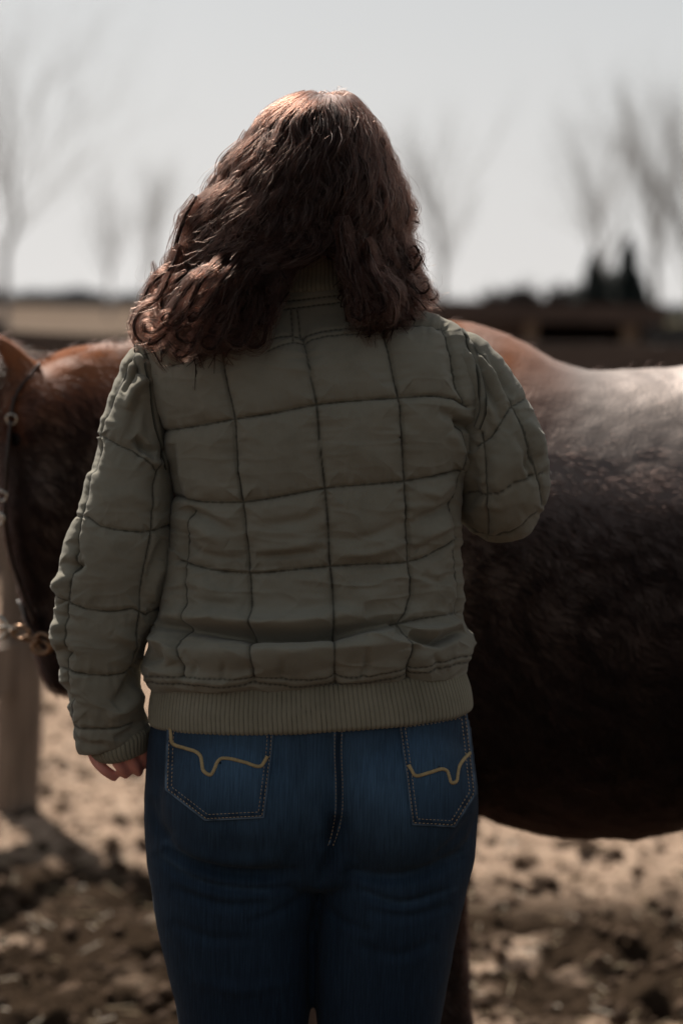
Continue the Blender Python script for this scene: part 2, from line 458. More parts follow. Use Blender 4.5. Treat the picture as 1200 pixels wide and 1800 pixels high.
sd_ = np.column_stack([-np.sin(ang), np.cos(ang), 0 * ang]) * .0016; c = np.column_stack([sx, sy, szz]); upz = np.array([0, 0, .0026])
V = np.stack([c - d - sd_, c - d + sd_, c - d + upz, c + d - sd_, c + d + sd_, c + d + upz], 1)
Fc = (np.array([(0, 1, 4, 3), (1, 2, 5, 4), (2, 0, 3, 5)])[None] + 6 * np.arange(n)[:, None, None]).reshape(-1, 4)
M_STRAW = plain('dry_straw', (.36, .27, .16), .5, var=.35, scale=12)
o = link('straw', new_mesh('straw', V.reshape(-1, 3), Fc, M_STRAW)); o['kind'] = 'stuff'
o['label'] = 'bits of pale straw trodden into the paddock soil'; o['category'] = 'straw'

# ================================================================== FENCES, SHELTER
M_WOOD = wood_mat('weathered_wood', (.070, .052, .040), (.34, .27, .215), 2)
M_RAIL = wood_mat('dark_weathered_plank', (.045, .036, .032), (.12, .098, .088), 0)
M_SHED = wood_mat('brown_shed_board', (.045, .034, .030), (.125, .092, .080), 0)
M_STEEL = plain('chain_steel', (.60, .54, .47), .25, 1.0, var=.15)
M_BRASS = plain('tarnished_brass', (.34, .21, .13), .3, 1.0, var=.2)

def post(parent, x, y, h, rad, mat, seed=0, name='post'):
    rr = np.random.RandomState(seed + 77); nr, nc = 26, 18
    z = np.linspace(-.08, h, nr); a = np.linspace(0, 2 * math.pi, nc, endpoint=False)
    lump = 1 + .10 * vnoise(np.column_stack([np.repeat(z * 3, nc), np.tile(np.cos(a) * 2, nr), np.tile(np.sin(a) * 2, nr)]) + seed, seed).reshape(nr, nc)
    ridg = 1 + .05 * np.cos(a * 7 + seed)[None] + .03 * rr.randn(1, nc)
    r = rad * lump * ridg; r[-1] *= .93; r[-2] *= .985
    zz = z[:, None] + np.zeros((1, nc)); zz[-2:] += .012 * np.cos(a + 1)
    lean = .02 * rr.randn(2)
    G = np.stack([x + r * np.cos(a) + lean[0] * z[:, None], y + r * np.sin(a) + lean[1] * z[:, None], zz + gz_at(x, y)], -1)
    v, f = cap(G, grid_faces(nr, nc), nr, nc)
    return link(name, new_mesh(name, v, f, mat), parent)

tf = thing('tie_rail_fence', (-.88, 6.8, 0), 'weathered grey round post fence standing behind the horse\'s lowered head', 'fence')
post(tf, -.905, 6.8, 1.16, .062, M_WOOD, 1); post(tf, -1.42, 5.1, 1.16, .062, M_WOOD, 2); post(tf, -1.93, 3.4, 1.16, .06, M_WOOD, 3)
for k, z in enumerate((.42, .78)):
    plank('rail', (-.90, 6.86, z), (-1.94, 3.3, z + .02), .14, .035, M_WOOD, tf, 10 + k)

pf = thing('plank_fence', (0, 13, 0), 'long dark plank fence across the paddock behind the horse', 'fence')
for k in range(-5, 6):
    x = k * 2.4 + .5
    post(pf, x, 13.06 + .1 * k, 1.34, .07, M_RAIL, 20 + k)
for k in range(-5, 5):
    x0, x1 = k * 2.4 + .5, (k + 1) * 2.4 + .5
    for z in (1.195, .84, .47):
        plank('rail', (x0 + .004, 12.96 + .1 * k, z), (x1 - .004, 12.96 + .1 * (k + 1), z), .15, .035, M_RAIL, pf, 40 + k * 3 + int(z * 10))

# low open-fronted field shelter
sh = thing('field_shelter', (1.6, 24, 0), 'low dark wooden field shelter with an open black front beside the spruces', 'shed')
def board_wall(name, x0, x1, y, z0, z1, parent, bw=.14, vertical=True):
    k = 0; x = x0
    while x < x1 - .02:
        link('board', boxes('board', [((x + bw / 2, y + .006 * ((k * 7) % 3 - 1), (z0 + z1) / 2), (bw - .008, .022, z1 - z0), 0)], M_SHED), parent); x += bw; k += 1
back = link('back_wall', boxes('back_wall', [((1.5, 26.0, .72), (2.9, .04, 1.44), 0)], M_SHED), sh)
link('side_wall', boxes('side_wall', [((.06, 25.0, .72), (.04, 1.96, 1.44), 0)], M_SHED), sh)
link('side_wall', boxes('side_wall', [((2.93, 25.0, .70), (.04, 1.96, 1.40), 0)], M_SHED), sh)
board_wall('front', .10, 1.74, 24.03, 0, 1.37, sh)
link('roof', boxes('roof', [((1.5, 25.0, 1.50), (3.24, 2.5, .05), 0)], M_SHED), sh)
for k in range(2): link('fascia_board', boxes('fascia_board', [((1.5, 23.74 - .004 * k, 1.475 - .095 * k), (3.26, .025, .09), 0)], M_SHED), sh)
for x in (1.83, 2.80): link('corner_post', boxes('corner_post', [((x, 23.98, .69), (.13, .12, 1.38), 0)], M_WOOD), sh)
link('kick_board', boxes('kick_board', [((2.32, 24.0, .45), (.82, .03, .85), 0)], M_RAIL), sh)

# ================================================================== TREES
M_BARK = plain('hazed_bark', (.30, .28, .265), .9, var=.3, scale=6)  # grey lightened, distance haze put into the bark colour
M_NEEDLE = plain('spruce_needles', (.022, .032, .028), .8, var=.5, scale=2)
M_BUSH = plain('bare_brush', (.050, .044, .042), .9, var=.4, scale=2)

def branch_mesh(name, segs, mat, sides=4):
    A = np.array([s[0] for s in segs]); B = np.array([s[1] for s in segs]); ra = np.array([s[2] for s in segs]); rb = np.array([s[3] for s in segs])
    T = B - A; T /= np.linalg.norm(T, axis=1, keepdims=True) + 1e-9
    U = np.cross(T, [0.3, .9, .2]); U /= np.linalg.norm(U, axis=1, keepdims=True) + 1e-9; W = np.cross(T, U)
    a = np.linspace(0, 2 * math.pi, sides, endpoint=False)
    ring = np.cos(a)[None, :, None] * U[:, None] + np.sin(a)[None, :, None] * W[:, None]
    V = np.concatenate([A[:, None] + ring * ra[:, None, None], B[:, None] + ring * rb[:, None, None]], 1)
    q = np.array([(i, (i + 1) % sides, sides + (i + 1) % sides, sides + i) for i in range(sides)])
    Fc = (q[None] + 2 * sides * np.arange(len(A))[:, None, None]).reshape(-1, 4)
    return new_mesh(name, V.reshape(-1, 3), Fc, mat)

def bare_tree(x, y, h, spread, label, seed, trunk_frac=.3, group=None, big=1.0):
    rr = np.random.RandomState(seed)
    t = thing('bare_tree', (x, y, 0), label, 'tree', group)
    trunk, crown = [], []
    def grow(p, d, L, r, lev, dst):
        n = 4
        for k in range(n):
            d = d + rr.randn(3) * .10; d[2] += .05 * lev ** .5; d /= np.linalg.norm(d)
            q = p + d * L / n; r2 = r * .90
            dst.append((p, q, r, r2)); p, r = q, r2
            if lev > 0 and k >= 1 or (lev > 0 and lev < 5 and k >= 0 and rr.rand() < .5):
                if lev < 6:
                    ax = rr.randn(3); ax -= d * (ax @ d); ax /= np.linalg.norm(ax); an = rr.uniform(.35, .85) * spread
                    if lev <= 4 or rr.rand() < .35: grow(p, d * math.cos(an) + ax * math.sin(an), L * rr.uniform(.55, .78), r * .52, lev + 1, crown)
    base = np.array([x, y, -.2]); th_ = h * trunk_frac
    trunk.append((base, base + [0, 0, th_], h * .017, h * .013)); p = base + [0, 0, th_]
    # leader
    for k in range(3): q = p + np.array([rr.randn() * .03 * h, rr.randn() * .03 * h, h * .13]); trunk.append((p, q, h * (.013 - .003 * k), h * (.010 - .003 * k))); p = q
    for k in range(14):
        zz = base[2] + th_ + h * .39 * (k / 14) ; an = rr.uniform(0, 2 * math.pi)
        d = np.array([math.cos(an) * spread, math.sin(an) * spread, .9]); d /= np.linalg.norm(d)
        grow(np.array([x, y, zz]), d, h * rr.uniform(.20, .32) * big, h * .0038, 2, crown)
    grow(p, np.array([0, 0, 1.0]), h * .22, h * .0036, 2, crown)
    if len(crown) > 26000: crown = crown[:26000]
    link('trunk', branch_mesh('trunk', trunk, M_BARK, 8), t); link('crown', branch_mesh('crown', crown, M_BARK, 3), t)
    return t

def wx(px, Y, y=540): return float(P(px, y, Y)[0])
TG = 'bare trees beyond the field'
bare_tree(wx(8, 100), 100, 11.5, .95, 'tall broad bare tree standing alone at the edge of the field', 1, .30, big=1.75)
bare_tree(wx(192, 190), 190, 10, .5, 'faint bare tree beyond the field, left of the pair by the curls', 2, .3)
bare_tree(wx(255, 175), 175, 11, .5, 'faint bare tree beyond the field, just beside the curls', 3, .3)
bare_tree(wx(775, 110), 110, 10.5, .55, 'faint slender bare tree beside the woman\'s hair', 4, .25)
bare_tree(wx(1055, 120), 120, 11.5, .55, 'slim bare tree rising behind the shorter dark spruce', 5, .25)
bare_tree(wx(1150, 95), 95, 11.0, .62, 'tall bare tree with steep limbs beside the taller spruce', 6, .25)
bare_tree(wx(1215, 95), 95, 10, .6, 'bare tree cut off by the edge of the picture past the spruces', 8, .25)

def spruce(x, y, h, rad, label, seed):
    rr = np.random.RandomState(seed); t = thing('spruce_tree', (x, y, 0), label, 'tree')
    link('trunk', branch_mesh('trunk', [(np.array([x, y, -.2]), np.array([x, y, h * .97]), h * .02, .01)], M_BARK, 8), t)
    n = 9000; u = rr.rand(n) ** .75; z = h * (1 - u) * .97 + .25
    r = rad * (u ** .85) * (.45 + .55 * rr.rand(n)) * (1 + .25 * np.sin(z * 9 + seed)); a = rr.uniform(0, 2 * math.pi, n)
    c = np.column_stack([x + r * np.cos(a), y + r * np.sin(a), z - r * .25])
    d = np.column_stack([np.cos(a), np.sin(a), -.35 + .3 * rr.randn(n)]) * (.24 * h / 4.5); s = np.column_stack([-np.sin(a), np.cos(a), .2 * rr.randn(n)]) * (.09 * h / 4.5)
    V = np.stack([c - d, c - s, c + d, c + s], 1)
    link('crown', new_mesh('crown', V.reshape(-1, 3), (np.array([[0, 1, 2, 3]]) + 4 * np.arange(n)[:, None]), M_NEEDLE), t)
for px, Yd, h, rad, lb, sd2 in ((1040, 80, 3.2, .85, 'shorter dark spruce tree behind the shelter roof', 1), (1101, 80, 3.75, 1.0, 'tallest dark spruce tree by the shelter\'s corner', 2),
                           (1070, 84, 2.75, 1.5, 'squat dark spruce between the two pointed ones', 3), (1128, 86, 2.35, 1.0, 'low dark spruce on the open field side of the tallest', 4), (1015, 88, 2.3, .8, 'small dark spruce at the shelter end of the row', 5)):
    spruce(wx(px, Yd), Yd, h, rad, lb, sd2)

def brush(name, items, mat, seed, label, cat, kind=None, leaf=.12):
    rr = np.random.RandomState(seed); Vs = []
    for (x, y, w_, h) in items:
        n = int(260 + 500 * w_ * h); p = rr.randn(n, 3); p /= np.linalg.norm(p, axis=1, keepdims=True); p *= rr.rand(n, 1) ** .4
        c = np.column_stack([x + p[:, 0] * w_ / 2, y + p[:, 1] * w_ / 2, h * .45 + p[:, 2] * h * .5])
        d = rr.randn(n, 3) * leaf * 1.6; d[:, 2] = np.abs(d[:, 2]) * 1.5; s = rr.randn(n, 3) * leaf * .5
        Vs.append(np.stack([c - d, c - s, c + d, c + s], 1))
    V = np.concatenate(Vs)
    me = new_mesh(name, V.reshape(-1, 3), (np.array([[0, 1, 2, 3]]) + 4 * np.arange(len(V))[:, None]), mat)
    return me
def bush(px, Yd, w_, h, label, seed):
    x = wx(px, Yd); t = thing('bush', (x, Yd, 0), label, 'bush')
    link('foliage', brush('foliage', [(x, Yd, w_, h)], M_BUSH, seed, '', ''), t)
    link('stem', branch_mesh('stem', [(np.array([x + .1 * i - .1, Yd, -.1]), np.array([x + .25 * i - .25, Yd, h * .7]), .04, .02) for i in range(3)], M_BARK, 5), t)
bush(868, 90, 1.3, 2.1, 'round bare bush nearest the woman\'s shoulder above the shelter', 1)
bush(915, 95, 1.7, 2.4, 'wide bare bush over the middle of the shelter roof', 2)
bush(985, 92, 1.4, 2.3, 'bare bush beside the small dark spruce', 3)
bush(1162, 75, 2.2, .9, 'low dark bush past the spruces on the olive field', 4)
bush(1205, 70, 2.2, 1.0, 'dark bush at the far edge of the olive field', 5)
# far wood on the horizon
rr = np.random.RandomState(5); it = []
for x in np.arange(-150, 170, 4.5):
    hh = .5 + .6 * rr.rand() + (.6 if x < -45 else 0)
    it.append((x + rr.randn(), 420 + 12 * rr.randn(), 9, hh))
M_FAR = plain('far_wood', (.11, .12, .13), .9, var=.3, scale=.2)
o = link('distant_wood', brush('distant_wood', it, M_FAR, 9, '', '', leaf=.45)); o['kind'] = 'stuff'
o['label'] = 'thin line of far woodland along the horizon'; o['category'] = 'woodland'

# ================================================================== HORSE
def coat_mat():
    t = NT('liver_chestnut_coat')
    c = t.coord(); f = t.noise(t.coord((1, 1, .35)), 160, 4, .6); b = t.noise(c, 5, 4, .6)
    base = t.ramp(b, [(.3, (.006, .0026, .002)), (.7, (.013, .006, .0045))])
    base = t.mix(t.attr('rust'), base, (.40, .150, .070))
    base = t.mix(t.math('MULTIPLY', f, .35), base, (.006, .003, .0025))
    t.color(base); t.bump(f, .5, .003)
    t.set(Roughness=.54, Sheen__Weight=.6, Sheen__Roughness=.25, Coat__Roughness=.60, Coat__IOR=1.75)
    inv = t.math('SUBTRACT', 1.0, t.math('MINIMUM', t.math('MULTIPLY', t.attr('rust'), 1.3), 1.0))
    t.l(inv, t.b.inputs['Specular IOR Level']); t.l(t.math('MULTIPLY', inv, .80), t.b.inputs['Coat Weight']); t.b.inputs['Coat Tint'].default_value = (1, .86, .78, 1); t.b.inputs['Specular Tint'].default_value = (1, .84, .76, 1)
    t.b.inputs['Sheen Tint'].default_value = (.95, .78, .68, 1)
    return t.m
M_COAT = coat_mat()
HY = 3.60
def xring(rows, nr, nc, Yc=HY):
    """body rings standing across the horse: (px, y top, y bottom, half width, Y offset, top narrowing)"""
    rows = np.asarray(rows, float)
    T = P(rows[:, 0], rows[:, 1], Yc + rows[:, 4]); B = P(rows[:, 0], rows[:, 2], Yc + rows[:, 4]); B[:, 0] = T[:, 0]
    tt = np.linspace(rows[0, 0], rows[-1, 0], nr)
    s = 1 if rows[-1, 0] > rows[0, 0] else -1
    D = interp(rows[:, 0] * s, np.column_stack([T, B, rows[:, 3], rows[:, 5]]), tt * s)
    a = np.linspace(0, 2 * math.pi, nc, endpoint=False)
    T, B, hw, nar = D[:, :3], D[:, 3:6], D[:, 6], D[:, 7]
    mid = (T + B) / 2; half = (T - B) / 2
    k = 1 - nar[:, None] * np.clip(np.sin(a), 0, 1)[None] ** 2
    return mid[:, None] + half[:, None] * np.sin(a)[None, :, None] + (hw[:, None] * np.cos(a)[None] * k)[..., None] * np.array([0, 1.0, 0])
body = xring([(470, 600, 1210, .10, 0, .3), (520, 575, 1300, .20, 0, .3), (600, 562, 1370, .25, 0, .45), (700, 560, 1395, .27, 0, .55), (800, 563, 1405, .285, 0, .6), (850, 573, 1414, .295, 0, .55), (893, 595, 1433, .30, 0, .4),
              (930, 616, 1443, .305, 0, .28), (975, 640, 1451, .31, 0, .14), (1039, 650, 1456, .315, 0, .08), (1123, 648, 1456, .32, 0, .05), (1200, 643, 1443, .315, 0, .05), (1300, 630, 1415, .30, 0, .05),
              (1400, 615, 1370, .29, 0, 0), (1550, 600, 1300, .28, 0, 0), (1700, 610, 1240, .27, 0, 0), (1850, 650, 1180, .25, 0, 0), (1980, 720, 1100, .18, 0, 0), (2030, 830, 1000, .06, 0, 0)], 120, 72)
neck = xring([(660, 562, 1250, .20, 0, .5), (560, 565, 1240, .19, 0, .5), (480, 572, 1190, .17, 0, .5), (400, 578, 1120, .15, 0, .5), (320, 584, 1050, .125, .0, .45), (240, 592, 1000, .105, 0, .4), (190, 600, 950, .095, 0, .3),
              (140, 611, 900, .088, 0, .2), (95, 626, 850, .08, .0, .1), (60, 645, 790, .06, 0, .1), (40, 680, 750, .03, 0, 0)], 70, 48)
HD = HY - .02
head = rings_px([(40, 640, 100, 636, HD, .02, .02, 2), (12, 660, 140, 660, HD, .055, .055, 2.2), (2, 700, 178, 705, HD, .08, .08, 2.3), (4, 770, 196, 790, HD, .098, .098, 2.4), (8, 840, 190, 870, HD, .10, .10, 2.4), (15, 915, 172, 945, HD, .085, .085, 2.4),
                 (28, 985, 152, 1010, HD, .068, .068, 2.3), (46, 1050, 142, 1070, HD, .055, .055, 2.2), (60, 1105, 142, 1120, HD, .052, .052, 2.2), (72, 1150, 146, 1160, HD, .052, .052, 2.2), (84, 1195, 142, 1195, HD, .04, .04, 2), (98, 1215, 130, 1212, HD, .015, .015, 2)], 80, 48, .5)
def leg(px, Yo, fore=True, dx=0.0, bend=0.0):
    x = wx(px, HY)
    if fore: z = [.98, .80, .66, .50, .42, .36, .22, .13, .08, .04, 0.0]; r = [.09, .072, .052, .042, .040, .034, .024, .030, .026, .040, .046]; xo = [.02, .01, 0, 0, -.004, 0, 0, 0, -.015, -.03, -.035]
    else: z = [1.05, .88, .72, .58, .50, .44, .25, .14, .08, .04, 0.0]; r = [.17, .15, .10, .060, .048, .040, .028, .033, .028, .042, .048]; xo = [-.05, -.05, -.02, .05, .09, .075, .045, .03, .01, -.01, -.015]
    p = np.column_stack([x + np.array(xo) + dx * np.linspace(0, 1, len(z)), HY + Yo + 0 * np.array(z), np.array(z)])
    return tube_grid(p, np.array(r) * .95, np.array(r) * 1.1, 60, 28)
legs = [leg(748, -.15, dx=.10), leg(556, .10, dx=-.0), leg(1760, -.16, False), leg(1700, .16, False, dx=.10)]
hx, hz = .0, .0
shoulder = tube_grid([(wx(560, HY), HY - .10, 1.20), (wx(650, HY), HY - .15, 1.05), (wx(740, HY), HY - .16, .90)], [.12, .15, .10], [.14, .17, .11], 24, 28)
def ear(px, py, Yo, s):
    b = P(px, py, HY + Yo)
    return tube_grid([b + [0, 0, -.03], b + [-.012, s * .01, .02], b + [-.035, s * .02, .05], b + [-.075, s * .025, .070]], [.02, .022, .018, .004], [.018, .020, .014, .004], 20, 14)
hm = union('body', [body, neck, head, shoulder, ear(52, 668, -.05, -1), ear(44, 664, .05, 1)] + legs, .011, 10, M_COAT)
V = get_co(hm); N = get_no(hm)
V += N * (.006 * fbm(V * 5, 3, 61) + .0016 * fbm(V * [60, 60, 25], 2, 64) * (V[:, 2] > .6))[:, None]
# brow and jaw muscles, throat groove, ribs and elbow
def bumpat(px, py, r, amp, sx=1.0, side=-1):
    c = P(px, py, HY); d = np.hypot((V[:, 0] - c[0]) * sx, V[:, 2] - c[2]); m = np.exp(-(d / r) ** 2) * (N[:, 1] < 0)
    return N * (amp * m)[:, None]
V += bumpat(95, 690, .03, .018) + bumpat(140, 655, .035, .012) + bumpat(72, 700, .012, -.014, 1.5) + bumpat(45, 720, .05, .01) + bumpat(120, 810, .06, -.012)
V += bumpat(930, 640, .08, .008) + bumpat(1180, 760, .10, -.012)
set_co(hm, V)
px, py = project(V)
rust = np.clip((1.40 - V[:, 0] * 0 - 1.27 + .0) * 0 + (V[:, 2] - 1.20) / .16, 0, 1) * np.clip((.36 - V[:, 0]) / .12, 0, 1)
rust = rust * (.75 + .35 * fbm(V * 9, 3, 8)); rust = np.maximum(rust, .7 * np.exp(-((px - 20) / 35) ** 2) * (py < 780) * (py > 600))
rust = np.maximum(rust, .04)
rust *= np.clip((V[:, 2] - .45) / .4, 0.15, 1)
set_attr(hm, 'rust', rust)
hb = link('horse', hm); hb['label'] = 'dark brown horse standing side on behind the woman with its head lowered'; hb['category'] = 'horse'
del hx, hz

def add_curves(name, pts, radius, mat, parent, tip=.25):
    """pts (n strands, k points, 3)"""
    n, k = pts.shape[:2]
    hc = bpy.data.hair_curves.new(name); hc.add_curves([k] * n)
    pa = hc.attributes.get('position') or hc.attributes.new('position', 'FLOAT_VECTOR', 'POINT')
    pa.data.foreach_set('vector', pts.astype(np.float32).ravel())
    ra = hc.attributes.get('radius') or hc.attributes.new('radius', 'FLOAT', 'POINT')
    rd = np.atleast_1d(radius)[:, None] * (1 - (1 - tip) * np.linspace(0, 1, k)[None] ** 2) * np.ones((n, 1))
    ra.data.foreach_set('value', rd.astype(np.float32).ravel())
    hc.materials.append(mat)
    return link(name, hc, parent)

M_FUR = hair_mat('coat_hair', 1.0, .4, .42, ior=1.28, col=(.009, .0045, .0036))
M_MANE = plain('mane_hair', (.17, .085, .045), .45, var=.5, scale=60)
# winter coat hairs on the side turned to the camera
V = get_co(hm); N = get_no(hm); px, py = project(V)
ids = np.where((N[:, 1] < .25) & (px > -40) & (px < 1260) & (py > 540) & (py < 1830) & ((px > 730) | (px < 330)))[0]
ids = ids[R.randint(0, len(ids), 150000)]; dn = np.clip((project(V[ids])[1] - 785 + 60 * fbm(V[ids] * 9, 2, 77)) / 220, .01, 1) ** 1.5
dn = np.where(V[ids, 0] < .0, np.clip((project(V[ids])[1] - 650) / 90, .05, 1) * .8, dn); ids = ids[R.rand(len(ids)) < dn]
p0 = V[ids] + R.randn(len(ids), 3) * .005 - N[ids] * .001; p0 -= N[ids] * ((p0 - V[ids]) * N[ids]).sum(1)[:, None]
cl = np.stack([fbm(V[ids] * 28, 2, 71), fbm(V[ids] * 28, 2, 72), fbm(V[ids] * 28, 2, 73)], 1)
dr = np.array([.75, 0, -.65]) + cl * 1.1 + .22 * R.randn(len(ids), 3)
dr -= N[ids] * (dr * N[ids]).sum(1)[:, None]; dr /= np.linalg.norm(dr, axis=1, keepdims=True)
L = (.013 + .009 * R.rand(len(ids)) + .010 * np.clip((V[ids, 0] - .25) * 2, 0, 1))[:, None]
lift = (.20 + .25 * np.abs(cl[:, :1]) + .1 * R.rand(len(ids), 1))
st = np.stack([p0, p0 + (dr * .5 + N[ids] * lift) * L, p0 + (dr + N[ids] * lift * 1.1) * L], 1)
add_curves('winter_coat', st, np.full(len(ids), .00022), M_FUR, hb)
# mane along the crest and forelock
cr = catmull(np.vstack([P(a, b, HY) for a, b in ((800, 563), (600, 562), (400, 578), (240, 592), (140, 611), (80, 632))]), 400)
ii = R.randint(0, 400, 5200); base = cr[ii] + np.column_stack([R.randn(len(ii)) * .004, R.randn(len(ii)) * .008, -.004 + 0 * ii])
t = np.linspace(0, 1, 7)[None, :, None]; Lm = R.uniform(.05, .14, len(ii))[:, None, None]
off = np.column_stack([-.2 + .3 * R.randn(len(ii)), .5 + .3 * R.rand(len(ii)), 0 * ii])[:, None]
st = base[:, None] + off * t * Lm + np.array([0, 0, 1.0]) * (t * .10 - 1.0 * t ** 2) * Lm + .003 * np.sin(t * 7 + ii[:, None, None])
add_curves('mane', st, np.full(len(ii), .0004), M_MANE, hb)
b = P(70, 640, HY); nn = 1500
st = (b + R.randn(nn, 3) * [.02, .02, .006])[:, None] + np.column_stack([-.06 - .08 * R.rand(nn), .05 * R.randn(nn), 0 * np.arange(nn)])[:, None] * t + np.array([0, 0, 1.0]) * (.05 * t - .13 * t ** 2) * R.uniform(.4, 1.2, nn)[:, None, None]
add_curves('forelock', st, np.full(nn, .0005), M_MANE, hb)
nn = 2500; b = np.array([wx(2010, HY), HY, 1.16]); t10 = np.linspace(0, 1, 10)[None, :, None]
st = (b + R.randn(nn, 3) * [.015, .02, .03])[:, None] + (np.array([.12, 0, 0]) + R.randn(nn, 3) * [.03, .05, 0])[:, None] * t10 ** .5 + np.array([0, 0, -1.0]) * t10 * R.uniform(.5, .85, nn)[:, None, None]
add_curves('tail', st, np.full(nn, .0008), M_MANE, hb)
# eye and hooves
def blob(name, c, r, mat, parent):
    nr, nc = 12, 16; a = np.linspace(-math.pi / 2 + .01, math.pi / 2 - .01, nr); b_ = np.linspace(0, 2 * math.pi, nc, endpoint=False)
    G = np.stack([c[0] + r[0] * np.cos(a)[:, None] * np.cos(b_), c[1] + r[1] * np.cos(a)[:, None] * np.sin(b_), c[2] + r[2] * np.sin(a)[:, None] + 0 * b_], -1)
    v, f = cap(G, grid_faces(nr, nc), nr, nc); return link(name, new_mesh(name, v, f, mat), parent)
M_EYE = plain('dark_eye', (.006, .004, .003), .1, var=.1)
blob('eye', P(38, 770, HD - .082), (.018, .010, .015), M_EYE, hb)

# halter with its rings, and the lead chain
M_STRAP = plain('brown_strap', (.035, .018, .012), .5, var=.3)
ht = thing('halter', tuple(P(30, 900, HD)), 'brown leather halter with metal rings on the horse\'s head', 'halter')
def strap(pts_, w_, parent, name='strap', mat=None):
    G = tube_grid(np.array(pts_), [w_] * len(pts_), [.003] * len(pts_), max(12, 6 * len(pts_)), 8)
    v, f = cap(G, grid_faces(G.shape[0], 8), G.shape[0], 8); return link(name, new_mesh(name, v, f, mat or M_STRAP), parent)
def ring(c, R_, r_, ax, mat, parent, name='ring', sx=1.0):
    nr, nc = 28, 10; a = np.linspace(0, 2 * math.pi, nr, endpoint=False); b_ = np.linspace(0, 2 * math.pi, nc, endpoint=False)
    ax = np.array(ax, float); ax /= np.linalg.norm(ax); U = np.cross(ax, [0.1, .2, 1]); U /= np.linalg.norm(U); W = np.cross(ax, U)
    rad = np.cos(a)[:, None] * U * sx + np.sin(a)[:, None] * W
    G = np.array(c) + rad[:, None] * (R_ + r_ * np.cos(b_))[None, :, None] + ax * (r_ * np.sin(b_))[None, :, None]
    i = np.arange(nr)[:, None]; j = np.arange(nc)[None]; i2 = (i + 1) % nr; j2 = (j + 1) % nc
    Fc = np.stack([i * nc + j + 0 * j, i2 * nc + j, i2 * nc + j2, i * nc + j2], -1).reshape(-1, 4)
    return link(name, new_mesh(name, G.reshape(-1, 3), Fc, mat), parent)
strap([P(70, 640, HD - .06), P(26, 700, HD - .085), P(20, 735, HD - .09)], .010, ht)
strap([P(20, 740, HD - .09), P(14, 800, HD - .10), P(10, 862, HD - .095)], .010, ht)
strap([P(8, 880, HD - .095), P(16, 960, HD - .075), P(40, 1040, HD - .066), P(62, 1095, HD - .06)], .009, ht)
strap([P(36, 1060, HD - .02), P(66, 1118, HD - .062), P(110, 1140, HD - .060), P(146, 1130, HD)], .010, ht, 'noseband')
ring(P(21, 737, HD - .095), .0075, .0022, (.2, 1, .1), M_STEEL, ht)
ring(P(4, 872, HD - .10), .0075, .0022, (.3, 1, .1), M_STEEL, ht)
ring(P(-1, 912, HD - .10), .0085, .0024, (.5, 1, .1), M_STEEL, ht)
ring(P(78, 1130, HD - .072), .014, .0034, (.5, 1, .3), M_BRASS, ht)
ch = thing('lead_chain', tuple(P(40, 1120, HD - .07)), 'metal lead chain with bright links running from the noseband to the post side', 'chain')
cpts = catmull(np.vstack([P(72, 1138, HD - .075), P(50, 1120, HD - .08), P(28, 1108, HD - .08), P(0, 1105, HD - .08), P(-60, 1090, HD - .1), P(-200, 1000, HD - .1)]), 15)
for i in range(15):
    big = i in (3, )
    ring(cpts[i], .017 if i == 4 else .0095, .0034 if i == 4 else .0026, (0.2, 1, 0) if i % 2 == 0 else (.2, .5, 1), M_STEEL if i > 2 else M_BRASS, ch, 'link', 1.35 if i != 4 else 1)

# ================================================================== THE WOMAN
PY = 2.84
woman = thing('person', (float(P(560, 1500, PY)[0]), PY, 0), 'curly-haired woman seen from behind in olive quilted jacket and dark blue jeans', 'person')

# ---- jacket surface tools
def polyd(px, py, lines):
    """distance in photo pixels to the nearest polyline and the running length there"""
    best = np.full(len(px), 1e9); arc = np.zeros(len(px)); base = 0.0
    for ln in lines:
        p = catmull(np.array(ln, float), step=26.0)
        lo, hi = p.min(0) - 60, p.max(0) + 60
        sel = np.where((px > lo[0]) & (px < hi[0]) & (py > lo[1]) & (py < hi[1]))[0]
        if len(sel) == 0: continue
        x, y = px[sel], py[sel]; b = np.full(len(sel), 1e9); a = np.zeros(len(sel)); run = base
        for i in range(len(p) - 1):
            d = p[i + 1] - p[i]; L = math.hypot(*d)
            s = np.clip(((x - p[i, 0]) * d[0] + (y - p[i, 1]) * d[1]) / (L * L), 0, 1)
            q = np.hypot(x - p[i, 0] - s * d[0], y - p[i, 1] - s * d[1])
            m = q < b; b[m] = q[m]; a[m] = run + s[m] * L; run += L
        m = b < best[sel]; best[sel[m]] = b[m]; arc[sel[m]] = a[m]; base = run + 977.0
    return best, arc

